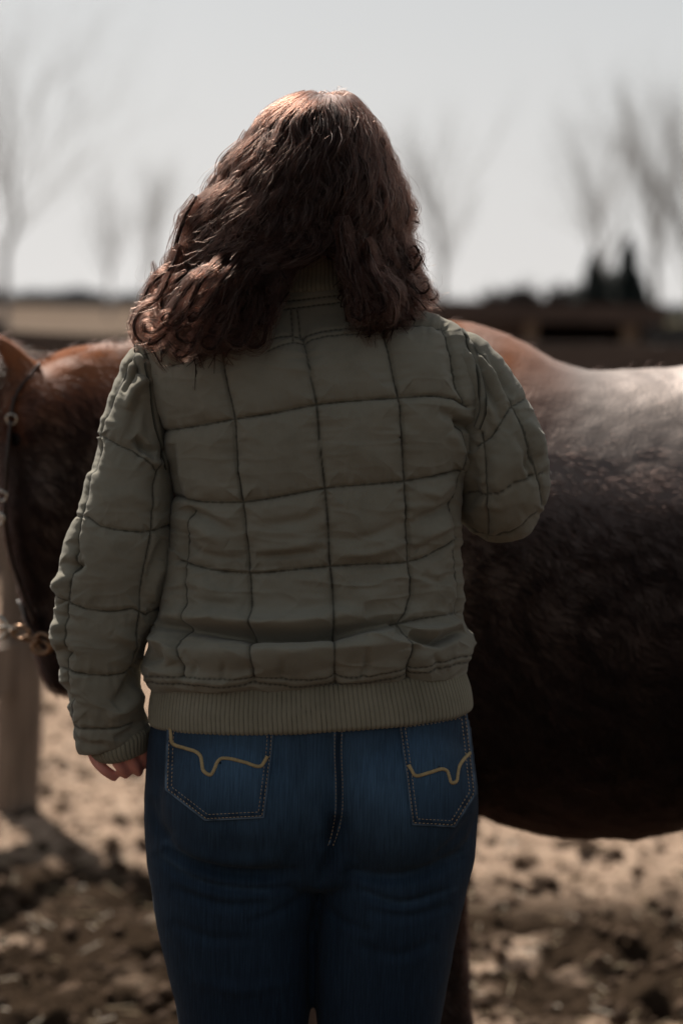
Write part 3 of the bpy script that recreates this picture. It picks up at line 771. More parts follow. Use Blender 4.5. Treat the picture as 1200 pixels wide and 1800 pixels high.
def quilt(G, lines, folds=(), thin=(), puff=.0088, seed=0, wrap=True, wrink=1.0, dirs=None, edge=None):
    """displace a jacket surface: padding between seams, puckers, folds; returns grid and the thread attribute"""
    N = grid_normals(G, wrap); V = G.reshape(-1, 3).copy(); n = N.reshape(-1, 3)
    c = V.mean(0)
    if ((V - c) * n).sum() < 0: n = -n
    px, py = project(V)
    face = np.clip(-n[:, 1] * 3 + .6, 0, 1)
    d, arc = polyd(px, py, lines)
    d = np.abs(d + 0.5 * vnoise(np.column_stack([arc / 5.5, 0 * arc]), seed))
    dsp = puff * (.42 * (1 - np.exp(-(d / 3.6) ** 2)) + .45 * (1 - np.exp(-(d / 13) ** 1.6)) + .34 * (1 - np.exp(-(d / 42) ** 2)))
    dsp = puff * .6 * (1 - face) + dsp * face
    pk = vnoise(np.column_stack([arc / 9.0, d / 26.0]), seed + 3) * .6 + vnoise(np.column_stack([arc / 21.0, d / 50.0]), seed + 4)
    dsp += face * .0021 * pk * np.exp(-(d / 30) ** 2) * np.clip(d / 3, 0, 1)
    thread = np.exp(-(d / (1.55 + .3 * vnoise(np.column_stack([arc / 3.0, 0 * arc]), 9))) ** 4) * face * .72
    if thin:
        dt, at = polyd(px, py, thin); 
        dsp += face * (-.0013 * np.exp(-(dt / 3.0) ** 2) + .0006 * vnoise(np.column_stack([at / 8.0, dt / 14.0]), 5) * np.exp(-(dt / 14) ** 2))
        thread = np.maximum(thread, .8 * np.exp(-(dt / 1.6) ** 4) * face * (.75 + .25 * np.sin(at / 1.4)))
    for (ln, amp, wd) in folds:
        p = catmull(np.array(ln, float), step=26.0)
        df, af = polyd(px, py, [ln])
        L = max(np.linalg.norm(np.diff(p, axis=0), axis=1).sum(), 1); tp = np.clip(np.sin(np.clip(af / L, .0, 1) * math.pi), 0, 1) ** .5
        dsp += face * amp * 2.1 * tp * np.exp(-(df / wd) ** 2)
    Vm = V * 1.0
    w3 = fbm(np.column_stack([Vm[:, 0] * 9, Vm[:, 1] * 9, Vm[:, 2] * 22]), 4, seed + 20)
    w4 = fbm(np.column_stack([Vm[:, 0] * 40, Vm[:, 1] * 40, Vm[:, 2] * 55]), 3, seed + 30)
    rid = 1 - np.abs(fbm(np.column_stack([Vm[:, 0] * 8 + Vm[:, 2] * 5, Vm[:, 1] * 8, Vm[:, 2] * 26]), 3, seed + 25)) * 2
    rid2 = 1 - np.abs(fbm(np.column_stack([Vm[:, 0] * 16 - Vm[:, 2] * 9, Vm[:, 1] * 16, Vm[:, 2] * 40]), 2, seed + 27)) * 2.4
    low_ = .42 + 1.0 * np.clip((py - 860) / 260, 0, 1)
    dsp += wrink * low_ * (.0042 * w3 + .0009 * w4 + .0030 * np.clip(rid, 0, 1) ** 3 + .0016 * np.clip(rid2, 0, 1) ** 3)
    dsp = dsp - .95 * puff
    if edge is not None: dsp = dsp * edge
    V += n * dsp[:, None]
    return V.reshape(G.shape), thread

def cloth_obj(name, G, thread, mat, parent, closed=False):
    nr, nc = G.shape[:2]
    me = new_mesh(name, G.reshape(-1, 3), grid_faces(nr, nc), mat)
    set_attr(me, 'seam', thread)
    return link(name, me, parent)

# ---- torso shell
TR = [(272, 1199, 812, 1170, PY, .108, .10, 2.3), (262, 1188, 818, 1160, PY, .122, .11, 2.3), (257, 1172, 824, 1148, PY, .130, .115, 2.3), (261, 1148, 827, 1134, PY, .133, .118, 2.3),
      (272, 1120, 824, 1112, PY, .128, .118, 2.3), (282, 1085, 818, 1080, PY, .118, .115, 2.3), (287, 1040, 817, 1030, PY, .113, .115, 2.3), (292, 990, 814, 985, PY, .112, .118, 2.35),
      (298, 930, 812, 925, PY, .115, .12, 2.4), (300, 880, 816, 866, PY, .119, .12, 2.45), (296, 830, 828, 800, PY, .122, .12, 2.5), (284, 770, 845, 745, PY, .124, .115, 2.5),
      (270, 710, 851, 700, PY, .124, .11, 2.5), (259, 665, 843, 655, PY, .120, .10, 2.5), (247, 630, 828, 612, PY, .112, .09, 2.4), (240, 608, 812, 580, PY, .100, .08, 2.3),
      (258, 594, 795, 562, PY, .088, .07, 2.2), (300, 580, 768, 551, PY, .078, .062, 2.1), (360, 562, 730, 541, PY, .070, .058, 2.0), (430, 543, 680, 526, PY, .064, .055, 2.0),
      (474, 529, 645, 512, PY, .062, .054, 2.0), (492, 516, 628, 502, PY, .060, .053, 2.0)]
T_LINES = [
    [(388, 600), (391, 640), (400, 690), (410, 738), (415, 820), (425, 880), (432, 940), (437, 1000), (441, 1060), (443, 1110), (443, 1150), (446, 1196)],
    [(531, 585), (537, 610), (545, 655), (557, 712), (562, 780), (571, 860), (577, 930), (579, 985), (585, 1040), (586, 1110), (589, 1200)],
    [(668, 560), (680, 600), (690, 640), (697, 680), (703, 700), (708, 770), (714, 848), (716, 920), (720, 990), (723, 1060), (700, 1100), (722, 1138), (715, 1194)],
    [(780, 568), (792, 600), (806, 645), (812, 680), (821, 712)],
    [(821, 745), (822, 780), (815, 828), (806, 868), (800, 900), (803, 950), (806, 1000), (809, 1050), (812, 1088)],
    [(330, 900), (324, 950), (322, 1010), (326, 1070), (318, 1130), (322, 1190)],
    [(276, 760), (345, 750), (408, 738), (480, 727), (557, 712), (630, 704), (703, 699), (760, 695), (800, 700), (826, 716)],
    [(300, 872), (340, 882), (425, 884), (500, 873), (571, 860), (640, 854), (714, 848), (760, 840), (815, 828)],
    [(312, 985), (350, 998), (437, 1008), (500, 1004), (579, 997), (650, 993), (722, 989), (765, 974), (806, 945)],
    [(690, 1098), (740, 1088), (815, 1077)],
    [(296, 642), (340, 626), (390, 606), (450, 598)],
    [(690, 562), (740, 564), (786, 574)],
    [(705, 770), (708, 772)],
]
T_THIN = [[(440, 604), (520, 588), (620, 578), (700, 574)], [(470, 618), (530, 597), (620, 588), (680, 586)], [(500, 532), (560, 524), (640, 516)], [(500, 545), (560, 537), (640, 528)],
          [(511, 545), (515, 600)], [(522, 545), (528, 590)],
          [(255, 1186), (330, 1190), (450, 1192), (590, 1193), (650, 1187), (740, 1173), (826, 1150)], [(258, 1195), (330, 1200), (450, 1202), (590, 1203), (650, 1197), (740, 1182), (826, 1160)]]
T_FOLDS = [
    ([(283, 1098), (350, 1108), (440, 1118), (530, 1122), (600, 1112), (680, 1098), (700, 1096)], -.0125, 9), ([(280, 1134), (380, 1150), (480, 1152), (600, 1144), (700, 1132), (800, 1122)], .010, 20),
    ([(290, 1080), (400, 1090), (520, 1094), (640, 1074)], .010, 16), ([(715, 1118), (760, 1130), (815, 1105)], -.014, 8), ([(700, 1104), (760, 1108), (815, 1092)], .004, 9),
    ([(305, 895), (350, 905), (400, 930), (430, 935)], -.0035, 9), ([(300, 905), (340, 925), (400, 955)], .003, 12), ([(440, 925), (500, 920), (570, 905)], -.0020, 10),
    ([(445, 965), (510, 962), (560, 950)], .0025, 10), ([(450, 978), (520, 974), (575, 965)], -.0028, 7), ([(580, 950), (640, 945), (712, 915)], -.0020, 9), ([(585, 975), (650, 972), (716, 955)], .0022, 9),
    ([(722, 920), (760, 905), (808, 880)], -.0045, 9), ([(722, 950), (770, 935), (800, 905)], .0035, 12), ([(724, 978), (750, 955), (795, 930)], -.0020, 7),
    ([(300, 780), (302, 830), (312, 880)], -.005, 9), ([(325, 950), (350, 970), (430, 985)], -.0022, 8), ([(330, 1015), (380, 1040), (430, 1060)], .0022, 15), ([(460, 1030), (520, 1060), (575, 1075)], -.0016, 16),
    ([(800, 745), (822, 748), (845, 762)], -.007, 8), ([(770, 720), (800, 735), (822, 760)], -.0035, 9), ([(790, 760), (812, 790), (822, 830)], .003, 12), ([(780, 605), (800, 650), (812, 700)], -.002, 12),
    ([(640, 1145), (645, 1170), (635, 1192)], -.003, 6), ([(640, 1120), (675, 1118), (695, 1098)], .004, 9), ([(330, 1150), (345, 1175), (340, 1192)], -.0025, 7), ([(500, 1160), (495, 1180), (500, 1195)], -.002, 7),
    ([(400, 1165), (392, 1180), (396, 1195)], -.002, 5), ([(270, 1125), (300, 1140), (312, 1165)], .006, 14), ([(262, 1165), (290, 1155), (305, 1130)], -.004, 8), ([(758, 1150), (770, 1165), (765, 1180)], -.002, 6),
    ([(470, 620), (540, 650), (560, 700)], .0015, 26), ([(335, 790), (360, 830), (400, 850)], -.0012, 20), ([(600, 760), (640, 800), (690, 815)], .0012, 22), ([(740, 1010), (770, 1025), (800, 1005)], -.0025, 9),
    ([(600, 1030), (640, 1050), (700, 1040)], .0020, 16), ([(730, 860), (760, 870), (800, 850)], .0022, 9),
]
G = rings_px(TR, 460, 860, .82)
G2, thr = quilt(G, T_LINES, T_FOLDS, T_THIN, seed=3)
jacket = cloth_obj('jacket', G2, thr, M_JACKET, woman)

# ---- ribbed bands
def rib_grid(rows, nr, nc, pitch_px, depth, back=.8, edge=.0025, seed=0):
    G = rings_px(rows, nr, nc, back); N = grid_normals(G)
    if ((G - G.mean((0, 1))) * N).sum() < 0: N = -N
    px, py = project(G.reshape(-1, 3)); px = px.reshape(nr, nc)
    # running length round the middle ring, measured in metres
    mid = G[nr // 2]; s = np.concatenate([[0], np.cumsum(np.linalg.norm(np.diff(mid, axis=0), axis=1))])
    pitch = pitch_px / 1500.0; n_r = round(s[-1] / pitch); ph = s / s[-1] * n_r * 2 * math.pi
    t = np.linspace(0, 1, nr)[:, None]
    wob = .5 * vnoise(np.column_stack([np.tile(s * 12, nr), np.repeat(np.linspace(0, 3, nr), nc)]), seed).reshape(nr, nc)
    prof = np.abs(np.cos((ph[None] + wob) / 2)) ** .5
    ed = np.clip(np.minimum(t, 1 - t) / .08, 0, 1) ** .5
    dsp = depth * prof * ed + edge * ed + .0015 * fbm(G.reshape(-1, 3) * 25, 3, seed).reshape(nr, nc)
    seam = np.clip((.55 - prof) / .5, 0, 1) ** 1.0 * .85 * ed
    return G + N * dsp[..., None], seam.ravel()
HB = [(279, 1192, 805, 1166, PY, .108, .100, 2.3), (275, 1200, 809, 1172, PY, .113, .102, 2.3), (271, 1220, 815, 1190, PY, .119, .105, 2.3), (268, 1245, 822, 1215, PY, .124, .108, 2.3), (268, 1262, 825, 1236, PY, .125, .108, 2.3), (272, 1266, 822, 1240, PY, .120, .105, 2.3), (282, 1262, 812, 1238, PY, .112, .10, 2.3)]
G, sm = rib_grid(HB, 70, 1500, 8.2, .0016, seed=4)
cloth_obj('waistband', G, sm, M_RIB, jacket)
CB = [(494, 520, 626, 508, PY, .060, .052, 2.0), (494, 512, 624, 500, PY, .063, .054, 2.0), (500, 490, 620, 480, PY + .004, .060, .054, 2.0), (505, 466, 616, 460, PY + .010, .060, .054, 2.0), (508, 455, 612, 450, PY + .012, .057, .052, 2.0), (514, 458, 606, 453, PY + .012, .050, .046, 2.0)]
G, sm = rib_grid(CB, 50, 620, 7.0, .0013, seed=5)
cloth_obj('collar', G, sm, M_RIB, jacket)

# ---- left sleeve
LS = [(262, 612, 262, 640, PY, .02, .02, 2), (238, 606, 275, 645, PY, .045, .045, 2.1), (222, 622, 284, 662, PY, .056, .056, 2.2), (205, 655, 290, 695, PY, .062, .062, 2.2), (187, 705, 297, 735, PY, .066, .064, 2.3), (170, 762, 302, 782, PY - .002, .068, .064, 2.3),
      (153, 828, 304, 838, PY - .006, .068, .062, 2.3), (136, 893, 304, 898, PY - .010, .066, .062, 2.3), (114, 950, 303, 953, PY - .012, .064, .062, 2.25), (102, 1002, 298, 1005, PY - .010, .062, .062, 2.2), (98, 1055, 289, 1060, PY - .005, .060, .060, 2.2),
      (98, 1108, 270, 1112, PY, .058, .058, 2.2), (101, 1150, 258, 1152, PY + .004, .057, .056, 2.2), (108, 1198, 251, 1198, PY + .008, .056, .055, 2.2), (116, 1240, 252, 1238, PY + .012, .055, .054, 2.2), (127, 1280, 260, 1270, PY + .014, .052, .052, 2.2),
      (134, 1306, 258, 1284, PY + .015, .047, .048, 2.2), (144, 1322, 250, 1292, PY + .015, .040, .042, 2.1), (158, 1318, 240, 1290, PY + .015, .034, .036, 2.1)]
L_LINES = [[(240, 606), (222, 640), (200, 688), (172, 765), (160, 810), (145, 890), (130, 960), (121, 1020), (117, 1060), (116, 1110), (116, 1160), (119, 1230), (124, 1290)],
           [(296, 775), (286, 810), (277, 835), (268, 929), (258, 985), (251, 1027), (249, 1073), (242, 1120), (241, 1160), (232, 1200)],
           [(158, 760), (175, 766), (205, 782), (240, 796), (275, 826)], [(128, 905), (145, 905), (175, 925), (215, 933), (265, 935), (304, 922)], [(98, 1045), (118, 1060), (150, 1072), (200, 1077), (250, 1073), (262, 1084), (284, 1070)],
           [(100, 1172), (120, 1180), (160, 1188), (210, 1188), (246, 1176)], [(112, 1268), (130, 1281), (170, 1283), (210, 1281), (240, 1270)]]
L_FOLDS = [([(275, 800), (258, 790), (235, 770)], -.008, 8), ([(290, 815), (270, 815), (250, 800)], .004, 9), ([(262, 655), (240, 680), (225, 720)], .005, 9), ([(250, 690), (238, 730), (228, 770)], -.003, 10), ([(215, 690), (225, 670), (248, 640)], -.004, 6), ([(232, 628), (245, 650), (262, 668)], -.004, 5),
           ([(240, 620), (250, 640), (266, 655)], .003, 5), ([(172, 770), (164, 800), (158, 830)], -.003, 9), ([(150, 990), (130, 1000), (108, 985)], -.005, 7), ([(112, 1010), (100, 1035), (110, 1058)], .005, 10), ([(110, 1085), (100, 1110), (108, 1140)], .004, 12), ([(104, 1140), (118, 1150), (135, 1150)], -.004, 6),
           ([(120, 950), (135, 970), (128, 1010)], -.003, 8), ([(180, 880), (230, 870), (280, 890)], .002, 16), ([(290, 945), (270, 1000), (262, 1040)], -.003, 9), ([(288, 985), (272, 1020), (268, 1060)], .003, 9), ([(270, 1100), (255, 1140), (250, 1170)], -.003, 8), ([(200, 1110), (240, 1130), (255, 1150)], .0025, 10),
           ([(258, 1160), (225, 1215), (200, 1240)], -.005, 10), ([(250, 1210), (230, 1240), (190, 1262)], .003, 10), ([(130, 1225), (114, 1235), (112, 1200)], -.004, 8), ([(200, 1300), (230, 1290), (258, 1262)], -.003, 8), ([(130, 1300), (150, 1308), (190, 1310)], -.002, 7), ([(255, 700), (262, 740), (262, 780)], -.0025, 12)]
G = rings_px(LS, 380, 300, .70)
G2, thr = quilt(G, L_LINES, L_FOLDS, (), seed=9, puff=.0058, wrink=.50)
slv = cloth_obj('sleeve', G2, thr, M_JACKET, jacket)
CU = [(160, 1322, 258, 1275, PY + .015, .036, .036, 2.1), (166, 1326, 262, 1282, PY + .015, .040, .040, 2.1), (172, 1330, 261, 1302, PY + .017, .042, .041, 2.1), (184, 1333, 259, 1312, PY + .018, .040, .040, 2.1), (190, 1330, 256, 1308, PY + .018, .036, .036, 2.1)]
G, sm = rib_grid(CU, 40, 420, 7.5, .0014, .7, seed=6)
cloth_obj('cuff', G, sm, M_RIB, jacket)

# ---- right sleeve: upper arm down, forearm forward onto the horse
def W(px, py, Y): return P(px, py, Y)
rp = np.vstack([W(765, 622, PY), W(797, 626, PY), W(826, 652, PY), W(851, 702, PY), W(872, 755, PY - .004), W(882, 805, PY - .006), W(886, 842, PY + .006), W(880, 868, PY + .040), W(868, 868, PY + .11), W(860, 868, PY + .20), W(852, 850, PY + .30), W(848, 842, PY + .33)])
G = tube_grid(rp, [.034, .050, .056, .060, .062, .064, .064, .060, .056, .050, .042, .034], [.026, .035, .038, .045, .049, .053, .055, .055, .053, .048, .042, .034], 360, 300, (0, 1, 0))
R_LINES = [[(805, 560), (822, 585), (848, 622), (878, 668), (902, 709), (922, 755), (937, 797), (952, 850), (958, 890)], [(845, 762), (849, 800), (852, 855), (856, 942)], [(835, 785), (862, 767), (886, 735), (905, 708), (925, 700)],
           [(815, 868), (854, 873), (885, 862), (920, 846), (960, 830)], [(812, 925), (850, 946), (900, 938), (950, 905)]]
R_FOLDS = [([(845, 615), (862, 650), (890, 720)], .003, 8), ([(838, 630), (855, 680), (880, 740)], -.0035, 7), ([(855, 615), (880, 660), (905, 700)], -.003, 6), ([(850, 700), (868, 730), (872, 755)], .003, 9), ([(905, 760), (925, 790), (930, 830)], -.003, 9), ([(925, 740), (945, 775), (950, 800)], .004, 9),
           ([(935, 790), (930, 815), (945, 850)], -.0035, 7), ([(870, 800), (880, 840), (870, 900)], .0022, 18), ([(822, 800), (830, 850), (826, 900)], -.003, 12), ([(895, 830), (905, 870), (890, 915)], -.0015, 12), ([(812, 590), (830, 610), (850, 650)], -.003, 6)]
G2, thr = quilt(G, R_LINES, R_FOLDS, (), seed=14, puff=.0064, wrink=.9)
cloth_obj('sleeve', G2, thr, M_JACKET, jacket)
rc = np.vstack([W(850, 846, PY + .32), W(848, 842, PY + .345), W(846, 839, PY + .37), W(846, 838, PY + .372)])
G = tube_grid(rc, [.036, .035, .032, .026], [.036, .035, .032, .026], 30, 240); ph = np.arange(240) / 240 * 2 * math.pi * 40
cen = G.mean(1, keepdims=True); G = cen + (G - cen) * (1 + .04 * np.abs(np.cos(ph / 2)))[None, :, None]
cloth_obj('cuff', G, np.tile((np.abs(np.cos(ph / 2)) < .4) * .7, 30), M_RIB, jacket)

bpy.context.view_layer.update()

# ---- strips laid on a surface (piping, felled seams, stitches, embroidery)
def cast(objs, px, py, default=2.72):
    d = fw + (px - 600) / F * rt - (py - 900) / F * up; d = d / np.linalg.norm(d)
    best = None
    for o in objs:
        off = o.matrix_world.translation
        ok, loc, nor, _ = o.ray_cast(Vector(CAM) - off, Vector(d))
        if ok:
            loc = np.array(loc + off); L = np.linalg.norm(loc - CAM); nor = np.array(nor)
            if nor @ d > 0: nor = -nor
            if best is None or L < best[2]: best = (loc, nor, L)
    return best
def strip(name, objs, line, wpx, h, mat, parent, step=2.0, prof=((-1, -.3), (-.8, .75), (-.35, 1), (.35, 1), (.8, .75), (1, -.3)), attr=None, jag=0.0, smooth_n=3):
    c = catmull(np.array(line, float), step=step); T = np.gradient(c, axis=0); T /= np.linalg.norm(T, axis=1, keepdims=True); Nn = np.column_stack([-T[:, 1], T[:, 0]])
    rows = []
    for i in range(len(c)):
        hit = cast(objs, *c[i])
        if hit is None: 
            if rows: rows.append(rows[-1].copy())
            continue
        rows.append(np.concatenate([hit[0], hit[1]]))
    if len(rows) < 3: return None
    A = np.array(rows); c = c[-len(A):]; Nn = Nn[-len(A):]
    for _ in range(smooth_n):
        A[1:-1] = (A[:-2] + 2 * A[1:-1] + A[2:]) / 4
    pos, nor = A[:, :3], A[:, 3:]; nor /= np.linalg.norm(nor, axis=1, keepdims=True)
    tan = np.gradient(pos, axis=0); tan /= np.linalg.norm(tan, axis=1, keepdims=True) + 1e-9; side = np.cross(tan, nor); side /= np.linalg.norm(side, axis=1, keepdims=True) + 1e-9
    hw = wpx / 2 / 1500.0 * (1 + jag * np.where(np.arange(len(A)) % 2 == 0, 1, -1))
    hh = h * (1 + jag * 1.5 * np.where(np.arange(len(A)) % 2 == 0, 1, -1))
    Gs = np.stack([pos + side * (a * hw)[:, None] + nor * (b * hh)[:, None] for a, b in prof], 1)
    nr, nc = Gs.shape[:2]
    me = new_mesh(name, Gs.reshape(-1, 3), grid_faces(nr, nc, False), mat)
    if attr:
        for k, v in attr.items(): set_attr(me, k, np.tile(np.array(v, float), nr))
    return link(name, me, parent) if name else me
def stitches(objs, line, L=4.2, gap=2.2, wpx=1.9, h=.0009):
    c = catmull(np.array(line, float), step=L + gap); V = []
    for i in range(len(c) - 1):
        hit = cast(objs, *((c[i] + c[i + 1]) / 2))
        if hit is None: continue
        d = (c[i + 1] - c[i]); d /= np.linalg.norm(d)
        loc, nor = hit[0], hit[1]
        t3 = d[0] * rt - d[1] * up; t3 = t3 - nor * (t3 @ nor); t3 /= np.linalg.norm(t3) + 1e-9; s3 = np.cross(t3, nor)
        a, b = L / 2 / 1500, wpx / 2 / 1500; nor = nor * h
        V.append([loc - t3 * a - s3 * b * .6 - nor * .2, loc - t3 * a + s3 * b * .6 - nor * .2, loc - t3 * a * .6 + nor, loc + t3 * a - s3 * b * .6 - nor * .2, loc + t3 * a + s3 * b * .6 - nor * .2, loc + t3 * a * .6 + nor])
    return V
def stitch_obj(name, Vs, mat, parent):
    V = np.array(Vs); n = len(V)
    Fc = [tuple(i + 6 * k for i in f) for k in range(n) for f in ((0, 1, 4, 3), (1, 2, 5, 4), (2, 0, 3, 5), (0, 2, 1), (3, 4, 5))]
    return link(name, new_mesh(name, V.reshape(-1, 3), Fc, mat), parent)

pip = {'seam': [1, .75, .15, .15, .75, 1]}
JT = [jacket] + list(jacket.children)
strip('shoulder_piping', JT, [(246, 604), (258, 632), (266, 670), (271, 710), (278, 755), (287, 795), (293, 822)], 15, .0022, M_JACKET, jacket, attr=pip)
strip('shoulder_piping', JT, [(800, 562), (814, 582), (829, 616), (840, 650), (847, 690), (848, 722), (838, 752)], 15, .0022, M_JACKET, jacket, attr=pip)

# ---- jeans
JY = 2.835
hips = rings_px([(300, 1170, 792, 1160, JY, .10, .095, 2.2), (280, 1230, 808, 1215, JY, .112, .10, 2.25), (263, 1290, 823, 1280, JY, .118, .10, 2.3), (256, 1350, 832, 1345, JY, .118, .10, 2.3), (253, 1420, 839, 1415, JY, .112, .10, 2.3),
                 (257, 1480, 837, 1475, JY, .100, .095, 2.3), (268, 1530, 826, 1525, JY, .085, .085, 2.3), (300, 1550, 800, 1545, JY, .06, .06, 2)], 60, 72, .5)
def thigh(rows): return rings_px([(a, y, b, y, JY + o, hb_, hf_, 2.1) for (y, a, b, o, hb_, hf_) in rows], 110, 60, .5)
lleg = thigh([(1380, 285, 540, 0, .06, .06), (1430, 262, 566, 0, .095, .085), (1500, 259, 573, 0, .104, .09), (1560, 268, 564, 0, .102, .09), (1640, 281, 549, 0, .095, .085), (1720, 299, 546, 0, .088, .082), (1800, 315, 542, 0, .082, .08), (1950, 338, 525, -.005, .072, .074), (2130, 352, 497, -.01, .062, .068),
              (2250, 352, 490, 0, .062, .062), (2400, 362, 486, .02, .060, .055), (2550, 380, 476, .02, .048, .045), (2660, 390, 470, .02, .042, .042)])
rleg = thigh([(1380, 590, 815, 0, .06, .06), (1430, 575, 836, 0, .095, .085), (1500, 567, 834, 0, .104, .09), (1560, 560, 821, 0, .102, .09), (1640, 552, 803, 0, .095, .085), (1720, 553, 787, 0, .088, .082), (1800, 558, 773, 0, .082, .08), (1950, 577, 750, -.005, .072, .074), (2130, 590, 732, -.01, .062, .068),
              (2250, 595, 730, 0, .062, .062), (2400, 600, 722, .02, .060, .055), (2550, 610, 706, .02, .048, .045), (2660, 615, 698, .02, .042, .042)])
def ell(c, r):
    nr, nc = 30, 36; a = np.linspace(-math.pi / 2 + .05, math.pi / 2 - .05, nr); b = np.linspace(0, 2 * math.pi, nc, endpoint=False)
    return np.stack([c[0] + r[0] * np.cos(a)[:, None] * np.cos(b), c[1] + r[1] * np.cos(a)[:, None] * np.sin(b), c[2] + r[2] * np.sin(a)[:, None] + 0 * b], -1)
but = [ell(P(430, 1400, JY - .048), (.100, .092, .094)), ell(P(700, 1402, JY - .048), (.092, .092, .094))]
jm = union('jeans', [hips, lleg, rleg] + but, .0034, 16, M_DENIM)
V = get_co(jm); N = get_no(jm); px, py = project(V); back_ = np.clip(-N[:, 1] * 2.5, 0, 1)
dsp = np.zeros(len(V))
def jfold(line, amp, wd):
    global dsp
    p = catmull(np.array(line, float), step=26.0); L = np.linalg.norm(np.diff(p, axis=0), axis=1).sum()
    d, a = polyd(px, py, [line]); dsp = dsp + back_ * amp * np.exp(-(d / wd) ** 2) * np.sqrt(np.clip(np.sin(np.clip(a / L, 0, 1) * math.pi), 0, 1))
for ln, am, wd in (([(290, 1490), (340, 1518), (400, 1535), (470, 1538), (530, 1530)], -.005, 10), ([(270, 1500), (330, 1545), (420, 1565), (520, 1560)], -.003, 7), ([(300, 1560), (380, 1590), (480, 1590)], -.0025, 8),
                   ([(605, 1530), (680, 1545), (750, 1535), (815, 1500)], -.005, 10), ([(620, 1560), (700, 1590), (790, 1565)], -.003, 8), ([(640, 1600), (720, 1612), (795, 1590)], -.002, 8), ([(592, 1440), (585, 1500), (560, 1560)], -.006, 12),
                   ([(590, 1290), (592, 1380), (592, 1450), (580, 1500)], -.006, 22), ([(480, 1330), (530, 1400), (560, 1470)], .0015, 26), ([(650, 1330), (640, 1400), (620, 1470)], .0015, 26),
                   ([(300, 1620), (370, 1650), (450, 1650)], -.0018, 10), ([(620, 1660), (700, 1680), (770, 1650)], -.0018, 10), ([(340, 1720), (420, 1740), (510, 1725)], .0016, 12), ([(300, 1470), (350, 1500), (420, 1512), (500, 1508)], .003, 12), ([(550, 1560), (500, 1600), (430, 1625)], -.0016, 8), ([(560, 1580), (600, 1620), (660, 1640)], -.0016, 8), ([(262, 1400), (275, 1450), (310, 1490)], -.002, 9), ([(830, 1430), (800, 1480), (760, 1510)], -.002, 9)):
    jfold(ln, am * 2.1, wd)
dsp += .0022 * fbm(np.column_stack([V[:, 0] * 10, V[:, 1] * 10, V[:, 2] * 20]), 3, 90) + .0009 * fbm(np.column_stack([V[:, 0] * 30 + V[:, 2] * 14, V[:, 1] * 30, V[:, 2] * 44]), 3, 92)
V += N * dsp[:, None]; set_co(jm, V)
wear_light = np.clip(.62 * np.exp(-((px - 455) / 125) ** 2 - ((py - 1365) / 120) ** 2) + .64 * np.exp(-((px - 690) / 115) ** 2 - ((py - 1368) / 120) ** 2) + .10 * np.exp(-((py - 1600) / 130) ** 2), 0, .75)  # seat wear, with light falloff towards the thighs put into the same colour
wear_light = wear_light * (1 - .6 * np.exp(-((px - 590) / 16) ** 2) * (py > 1430))
wh, _ = polyd(px, py, [[(290, 1480), (360, 1518), (470, 1530)], [(285, 1505), (350, 1550), (470, 1568)], [(620, 1535), (720, 1540), (812, 1500)], [(640, 1570), (720, 1590), (800, 1562)]])
wear_light = np.maximum(wear_light, .30 * np.exp(-(wh / 7) ** 2)) * np.clip(-N[:, 1] * 2, 0, 1) * (.8 + .35 * fbm(np.column_stack([px / 40, py / 80]), 3, 5))
dark = np.clip((py - 1490) / 110, 0, .55) * np.clip(1 - 0 * px, 0, 1)
set_attr(jm, 'wear_light', np.clip(wear_light, 0, 1)); set_attr(jm, 'dark', np.zeros(len(V)))
jeans = link('jeans', jm, woman)
bpy.context.view_layer.update()

